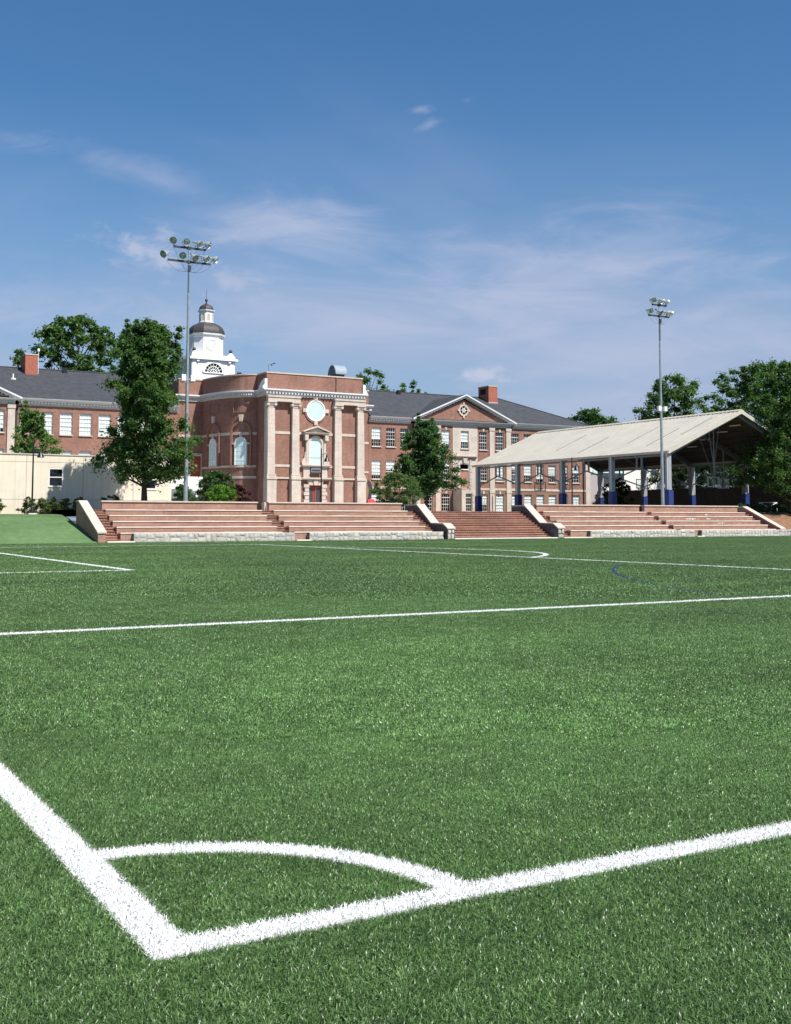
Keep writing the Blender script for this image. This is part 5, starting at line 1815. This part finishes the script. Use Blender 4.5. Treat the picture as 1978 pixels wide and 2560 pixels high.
def tree(name, label, loc, height, crown_lo, width, prof, m, seed, clumps=60, per=150, leaf=.26, trunk=.22, cat='tree', group=None, lean=(0, 0), clump_r=(.5, 1.0), spires=0, stems=1, depth=1.0, extra=()):
    """prof(t) gives the crown's half width share at height t (0 bottom, 1 top)"""
    g = random.Random(seed)
    t = thing(name, label, cat, loc, group=group)
    cs, rs = [], []
    H = height - crown_lo
    lob = [(g.uniform(0, 6.28), g.uniform(.10, .30), g.choice((2, 3, 5))) for _ in range(3)]
    tries = 0
    while len(cs) < clumps * 1.9 and tries < 16000:
        tries += 1
        f = g.random()
        a = g.uniform(0, 6.283)
        k = prof(f) * width / 2
        for ph, am, fr in lob:
            k *= 1 + am * math.sin(fr * a + ph + f * 5)
        rr = max(0.0, k) * math.sqrt(g.uniform(.04, 1.0))
        p = (rr * math.cos(a) + lean[0] * f, rr * math.sin(a) * depth + lean[1] * f, crown_lo + f * H)
        r = g.uniform(*clump_r) * (1.0 - .45 * f) * g.choice((.6, .8, 1, 1, 1.1))
        if any((p[0] - q[0]) ** 2 + (p[1] - q[1]) ** 2 + (p[2] - q[2]) ** 2 < (.34 * (r + s)) ** 2 for q, s in zip(cs, rs)):
            continue
        cs.append(p)
        rs.append(r)
    for k in range(spires):
        a = g.uniform(0, 6.283)
        f = g.uniform(.62, .95)
        rr = prof(f) * width / 2 * g.uniform(.3, .95)
        base = Vector((rr * math.cos(a) + lean[0] * f, rr * math.sin(a) * depth, crown_lo + f * H))
        up = g.uniform(.9, 2.0) * (1.0 if height < 20 else 1.5)
        for j in range(6):
            cs.append((base.x + .06 * j * math.cos(a), base.y + .06 * j * math.sin(a), base.z + up * j / 5))
            rs.append((.55 - .085 * j) * (1.0 if height < 20 else 1.7))
    for p, r in extra:
        cs.append(p)
        rs.append(r)
    me = leaf_mesh('crown', cs, rs, per, leaf, m, seed)
    cr = link('crown', me, t)
    wood = MB()
    for sidx in range(stems):
        a = sidx * 2.4 + g.random()
        o = (0, 0) if stems == 1 else (.25 * math.cos(a), .25 * math.sin(a))
        sp = (0, 0) if stems == 1 else (width * .16 * math.cos(a), width * .16 * math.sin(a))
        top = crown_lo + H * .86
        pts, rd = [], []
        for j in range(8):
            f = j / 7
            pts.append((o[0] + sp[0] * f + lean[0] * max(0, f - .2) + g.uniform(-.05, .05) * (j > 0), o[1] + sp[1] * f + g.uniform(-.05, .05) * (j > 0), -.15 + (top + .15) * f))
            rd.append(trunk * (1.25 if j == 0 else 1) * (1 - .86 * f))
        wood.tube(pts, rd, 8)
    wood.build('trunk', 'bark', t, True)
    limb = MB()
    order = list(range(len(cs)))
    g.shuffle(order)
    for i in order[:min(46, len(order))]:
        p = Vector(cs[i])
        z0 = max(crown_lo * .72, p.z - max(.8, math.hypot(p.x, p.y) * g.uniform(.7, 1.2)))
        f = z0 / (crown_lo + H)
        s = Vector((lean[0] * max(0, f - .2), 0, z0))
        mid = s.lerp(p, .5) + Vector((g.uniform(-.2, .2), g.uniform(-.2, .2), -.12))
        r0 = trunk * .34 * (1 - .6 * f)
        limb.tube([s, mid, p], [r0, r0 * .6, r0 * .22], 5, False)
    limb.build('limbs', 'bark', t)
    return t


oval = lambda f: math.sqrt(max(0, 1 - (2 * f - .92) ** 2 / 1.18)) if f < .96 else .2
egg = lambda f: (min(1, f / .22) ** .6) * (1 - max(0, f - .28) / .76) ** .62 if f < 1 else 0
tall = lambda f: (min(1, (f + .05) / .14) ** .6) * (1.0 - .24 * max(0, f - .25) / .75 - .40 * max(0, f - .80) / .20)
dome_ = lambda f: (.55 + .45 * min(1, f / .25)) * math.sqrt(max(0.0, 1 - max(0, f - .25) ** 2 / .5625 * .96))

tree('leafy_tree', 'big dark leafy tree in front of the beige building at left', (27.7, 88.6, 2.4), 15.0, 2.5, 5.8, tall, 'leaf_oak', 4, 200, 230, .24, .25, clump_r=(.6, 1.1), spires=16,
     extra=[((3.6, -.4, 5.6), .55), ((4.1, -.5, 5.75), .45), ((3.3, -.3, 6.6), .6), ((3.1, -.4, 3.9), .6), ((3.4, -.4, 4.4), .5), ((-3.0, 0, 9.9), .7), ((2.6, 0, 14.2), .45), ((2.7, 0, 14.8), .34), ((2.4, 0, 13.4), .55)])
tree('street_tree', 'small leafy tree above the beige wall behind the left street lamp', (22.3, 104.5, 2.3), 9.0, 4.6, 4.1, egg, 'leaf_pale', 21, 46, 120, .24, .11, clump_r=(.4, .75), spires=4)
tree('maple_tree', 'dark green round headed tree in front of the right wing', (57.95, 95.0, 2.42), 8.8, 1.7, 5.0, egg, 'leaf_dark', 12, 120, 210, .24, .16, clump_r=(.5, 1.0), spires=3,
     extra=[((3.6, -.3, 3.1), .7), ((4.2, -.3, 2.9), .55), ((2.9, -.3, 2.5), .6), ((-2.0, -.2, 4.6), .6), ((2.2, -.2, 2.6), .6), ((2.4, -.2, 3.6), .7)])
tree('crape_myrtle', 'crape myrtle bush with faded pink flowers left of the round headed tree', (52.9, 92.2, 2.40), 3.5, .5, 4.9, dome_, 'leaf_myrtle', 33, 70, 130, .17, .07, 'bush', clump_r=(.35, .65), stems=4)
# trees behind the school and the shelter
tree('oak_tree', 'broad old oak rising behind the left slate roof', (43.2, 172.5, 2.5), 29.6, 6.5, 24.0, dome_, 'leaf_oak', 5, 190, 170, .50, .6, group='trees beyond the school', clump_r=(1.1, 2.1))
tree('oak_tree', 'oak crown showing behind the big tree left of the tower', (55.5, 180.5, 2.5), 26.3, 6.5, 16.5, dome_, 'leaf_oak', 6, 110, 150, .50, .5, group='trees beyond the school', clump_r=(1.1, 2.0))
tree('oak_tree', 'tree crown just topping the slate ridge right of the hall', (102.0, 187.6, 2.5), 27.6, 9, 13.0, oval, 'leaf_oak', 8, 40, 110, .5, .5, group='trees beyond the school', clump_r=(1.0, 1.7))
tree('oak_tree', 'thin tree crown topping the ridge left of the pediment', (115.6, 194.0, 2.5), 26.7, 9, 11.0, oval, 'leaf_oak', 9, 26, 100, .5, .5, group='trees beyond the school', clump_r=(.9, 1.5))
tree('shade_tree', 'round leafy tree behind the shelter roof beside the right mast', (141.5, 148.0, 2.4), 24.2, 6, 14.5, dome_, 'leaf_oak', 14, 120, 170, .45, .45, group='trees behind the shelter', clump_r=(1.2, 2.2))
tree('shade_tree', 'dark tree low behind the hipped end of the right wing', (147.0, 178.0, 2.4), 21.0, 4, 16.0, dome_, 'leaf_dark', 15, 110, 140, .5, .4, group='trees behind the shelter', clump_r=(1.2, 2.1))
tree('shade_tree', 'small distant dark tree in the gap left of the round leafy one', (163.0, 190.0, 2.4), 20.5, 4, 13.0, dome_, 'leaf_dark', 16, 80, 120, .5, .4, group='trees behind the shelter', clump_r=(1.1, 1.9))
tree('shade_tree', 'large tree at the right edge standing behind the shelter ridge', (154.0, 140.0, 2.4), 26.2, 5, 25.0, dome_, 'leaf_oak', 17, 230, 170, .45, .45, group='trees behind the shelter', clump_r=(1.2, 2.2))
tree('shade_tree', 'dense tree darkened as in shade closing the view under the shelter roof', (122.0, 124.0, 2.4), 9.5, 1.0, 14.0, dome_, 'leaf_shaded', 18, 80, 130, .38, .3, group='trees behind the shelter', clump_r=(.9, 1.6))
tree('shade_tree', 'tree darkened as in shade behind the shed right of the shelter', (128.0, 112.0, 2.4), 12.0, 1.0, 16.0, dome_, 'leaf_shaded', 19, 80, 130, .38, .3, group='trees behind the shelter', clump_r=(.9, 1.7))
tree('pear_tree', 'tall tree in front of the shelter gable at the right edge', (100.4, 87.2, 2.42), 16.6, 2.2, 9.6, tall, 'leaf_oak', 25, 200, 190, .27, .24, clump_r=(.7, 1.3), spires=5,
     extra=[((-5.0, -.3, 5.6), .7), ((-5.6, -.3, 5.4), .5), ((-4.2, -.3, 5.0), .7), ((-3.6, -.3, 4.2), .7), ((-4.6, -.3, 6.6), .6), ((-5.9, -.3, 5.0), .4)])
tree('bush', 'leafy bush seen between the shelter columns in front of the annex', (97.5, 112.5, 2.4), 4.6, .4, 3.6, oval, 'leaf_dark', 27, 42, 110, .24, .08, 'bush', clump_r=(.35, .7), stems=3)
tree('bush', 'dark purple bush at the end corner of the right wing', (112.8, 134.2, 2.6), 3.0, .3, 2.6, dome_, 'leaf_maroon', 28, 26, 100, .20, .06, 'bush', clump_r=(.3, .6), stems=3)
# planting behind the left seating block
tree('bush', 'tall green bush against the curved brick wall', (38.6, 101.6, 2.45), 3.7, .3, 4.4, dome_, 'leaf_dark', 41, 60, 120, .21, .06, 'bush', clump_r=(.35, .7), stems=4)
tree('bush', 'bright lime green bush behind the left seating block', (37.4, 97.4, 2.44), 2.2, .2, 3.4, dome_, 'leaf_bright', 42, 46, 130, .17, .05, 'bush', clump_r=(.3, .55), stems=4)
tree('bush', 'dark maroon bush right of the lime green one', (39.6, 98.4, 2.44), 2.35, .2, 2.2, dome_, 'leaf_maroon', 43, 34, 120, .15, .05, 'bush', clump_r=(.25, .5), stems=3)
tree('bush', 'green bush left of the left mast foot', (34.0, 97.5, 2.42), 2.3, .2, 2.4, dome_, 'leaf_dark', 44, 34, 120, .18, .05, 'bush', clump_r=(.25, .5), stems=3)
names = ['small shrub at the left edge below the beige wall', 'small shrub behind the foot of the left street lamp', 'small shrub right of the left street lamp', 'small pale shrub in the middle of the beige wall row',
         'small shrub fourth in the row right of the lamp', 'small shrub nearest the sloping left wing wall']
for i, (x, r) in enumerate(((17.5, 1.45), (20.0, 1.3), (21.0, 1.1), (21.95, 1.2), (23.0, 1.15), (24.1, 1.25))):
    tree('shrub', names[i], (x, 94.6, 2.07), 1.25 + .12 * (i % 2), .05, r, dome_, 'leaf_shrub', 60 + i, 20, 90, .13, .03, 'shrub', 'shrubs along the beige wall', clump_r=(.16, .34), stems=3)
tree('shrub', 'dark shrub in shade between the left wing wall and seating', (25.6, 90.6, 2.40), 1.2, .05, 1.7, dome_, 'leaf_dark', 70, 20, 90, .14, .03, 'shrub', clump_r=(.18, .36), stems=3)
for i, (x, y, l) in enumerate(((94.4, 88.6, 'low hedge clump at the top of the soil bank beside the wing wall'), (97.2, 88.9, 'low hedge clump in the middle of the soil bank top'), (100.4, 88.9, 'low hedge clump on the soil bank at the right edge'))):
    tree('hedge', l, (x, y, 2.33), .95, .02, 3.3, dome_, 'leaf_dark', 80 + i, 34, 90, .14, .03, 'hedge', 'hedge clumps on the soil bank', clump_r=(.2, .4), stems=3, depth=.6)
tree('shrub', 'tiny yellow green plant at the right end of the left centre block', (49.85, 86.9, 2.36), .75, .02, .6, dome_, 'leaf_bright', 90, 10, 70, .12, .02, 'shrub', clump_r=(.12, .22), stems=2)

# ------------------------------------------------------------------ turf pile: real blades, dense near the camera
pile_src = bpy.data.collections.new('turf_patches')          # source patches, not part of the scene itself


def blade_patch(name, size, count, h, w, seed):
    g = np.random.default_rng(seed)
    n = count
    cell = int(math.sqrt(n))
    n = cell * cell
    gx, gy = np.meshgrid(np.arange(cell), np.arange(cell))
    root = np.stack([(gx.ravel() + g.uniform(0, 1, n)) / cell * size, (gy.ravel() + g.uniform(0, 1, n)) / cell * size, np.zeros(n)], 1)
    az = g.uniform(0, 2 * np.pi, n)
    lean = g.uniform(.15, 1.25, n) ** 1.0
    # the pile leans a little more one way than the other
    d = np.stack([np.cos(az), np.sin(az), np.zeros(n)], 1) + np.array([.25, -.15, 0])
    d /= np.linalg.norm(d, axis=1)[:, None]
    hh = h * g.uniform(.55, 1.2, n)
    mid = root + d * (hh * .30 * lean)[:, None] + np.array([0, 0, 1.0]) * (hh * .62)[:, None]
    tip = root + d * (hh * .85 * lean)[:, None] + np.array([0, 0, 1.0]) * (hh * (1.02 - .32 * lean))[:, None]
    fa = az + np.pi / 2 + g.normal(0, .5, n)
    s = np.stack([np.cos(fa), np.sin(fa), np.zeros(n)], 1)
    ww = (w * g.uniform(.7, 1.25, n))[:, None]
    v = np.stack([root - s * ww * .5, root + s * ww * .5, mid + s * ww * .45, mid - s * ww * .45, tip + s * ww * .12, tip - s * ww * .12], 1)
    off = v - root[:, None, :]
    off[:, :, 2] = 0
    me = bpy.data.meshes.new(name)
    me.vertices.add(6 * n)
    me.vertices.foreach_set('co', v.ravel())
    idx = (np.arange(n) * 6)[:, None] + np.array([0, 1, 2, 3, 3, 2, 4, 5])
    me.loops.add(8 * n)
    me.loops.foreach_set('vertex_index', idx.ravel().astype(np.int32))
    me.polygons.add(2 * n)
    me.polygons.foreach_set('loop_start', np.arange(0, 8 * n, 4, dtype=np.int32))
    me.polygons.foreach_set('loop_total', np.full(2 * n, 4, dtype=np.int32))
    me.update()
    a = me.attributes.new('lean', 'FLOAT_VECTOR', 'POINT')
    a.data.foreach_set('vector', off.reshape(-1).astype(np.float32))
    a = me.attributes.new('tone', 'FLOAT', 'POINT')
    a.data.foreach_set('value', np.repeat(g.uniform(0, 1, n) ** 1.3, 6).astype(np.float32))
    me.materials.append(M['turf_blade'])
    return me


def turf(name, label, size, count, h, w, cells, nvar, seed, zf=lambda x, y: GZ + .002):
    col = bpy.data.collections.new(name + '_patches')
    for k in range(nvar):
        o = bpy.data.objects.new('%s_patch' % name, blade_patch(name + '_patch', size, count, h, w, seed + k))
        col.objects.link(o)
    pts = [(i * size, j * size, zf(i * size + size / 2, j * size + size / 2)) for i, j in cells]
    me = bpy.data.meshes.new(name)
    me.from_pydata(pts, [], [])
    o = link(name, me)
    tag(o, label, 'grass', None, 'stuff')
    ng = bpy.data.node_groups.new(name + '_nodes', 'GeometryNodeTree')
    ng.interface.new_socket('Geometry', in_out='INPUT', socket_type='NodeSocketGeometry')
    ng.interface.new_socket('Geometry', in_out='OUTPUT', socket_type='NodeSocketGeometry')
    gi, go = ng.nodes.new('NodeGroupInput'), ng.nodes.new('NodeGroupOutput')
    ci = ng.nodes.new('GeometryNodeCollectionInfo')
    ci.inputs[0].default_value = col
    ci.inputs[1].default_value = True
    ci.inputs[2].default_value = True
    ip = ng.nodes.new('GeometryNodeInstanceOnPoints')
    ip.inputs['Pick Instance'].default_value = True
    rv = ng.nodes.new('FunctionNodeRandomValue')
    rv.data_type = 'INT'
    rv.inputs[4].default_value = 0
    rv.inputs[5].default_value = nvar - 1
    ng.links.new(gi.outputs[0], ip.inputs['Points'])
    ng.links.new(ci.outputs[0], ip.inputs['Instance'])
    ng.links.new(rv.outputs[2], ip.inputs['Instance Index'])
    ng.links.new(ip.outputs[0], go.inputs[0])
    md = o.modifiers.new('pile', 'NODES')
    md.node_group = ng
    return o


yaw = R(29.822)
FW, RT = Vector((math.sin(yaw), math.cos(yaw))), Vector((math.cos(yaw), -math.sin(yaw)))


def cells_between(size, d0, d1, side=.37, margin=1.2):
    """grid cells of the field between two distances in front of where the photographer stands"""
    out = []
    r = int(d1 * 1.6 / size) + 2
    for i in range(-r, r):
        for j in range(-4, r):
            p = Vector(((i + .5) * size, (j + .5) * size))
            d, s = p.dot(FW), p.dot(RT)
            if d0 <= d < d1 and abs(s) < d * side + margin and p.y < 79.6:
                out.append((i, j))
    return out


turf('turf_pile_near', 'short dense turf blades of the nearest field strip around the corner mark', .30, 5200, .042, .0044, cells_between(.30, 1.5, 9.0, .40, 2.4), 6, 100)
turf('turf_pile_middle', 'turf blades covering the middle of the field', .60, 7000, .052, .0082, cells_between(.60, 8.6, 24.0, .41, 2.6), 5, 200)
turf('turf_pile_far', 'turf blades of the far field below the stone walls', 1.8, 11000, .060, .018, cells_between(1.8, 23.0, 124.0, .40, 3.0), 12, 300)
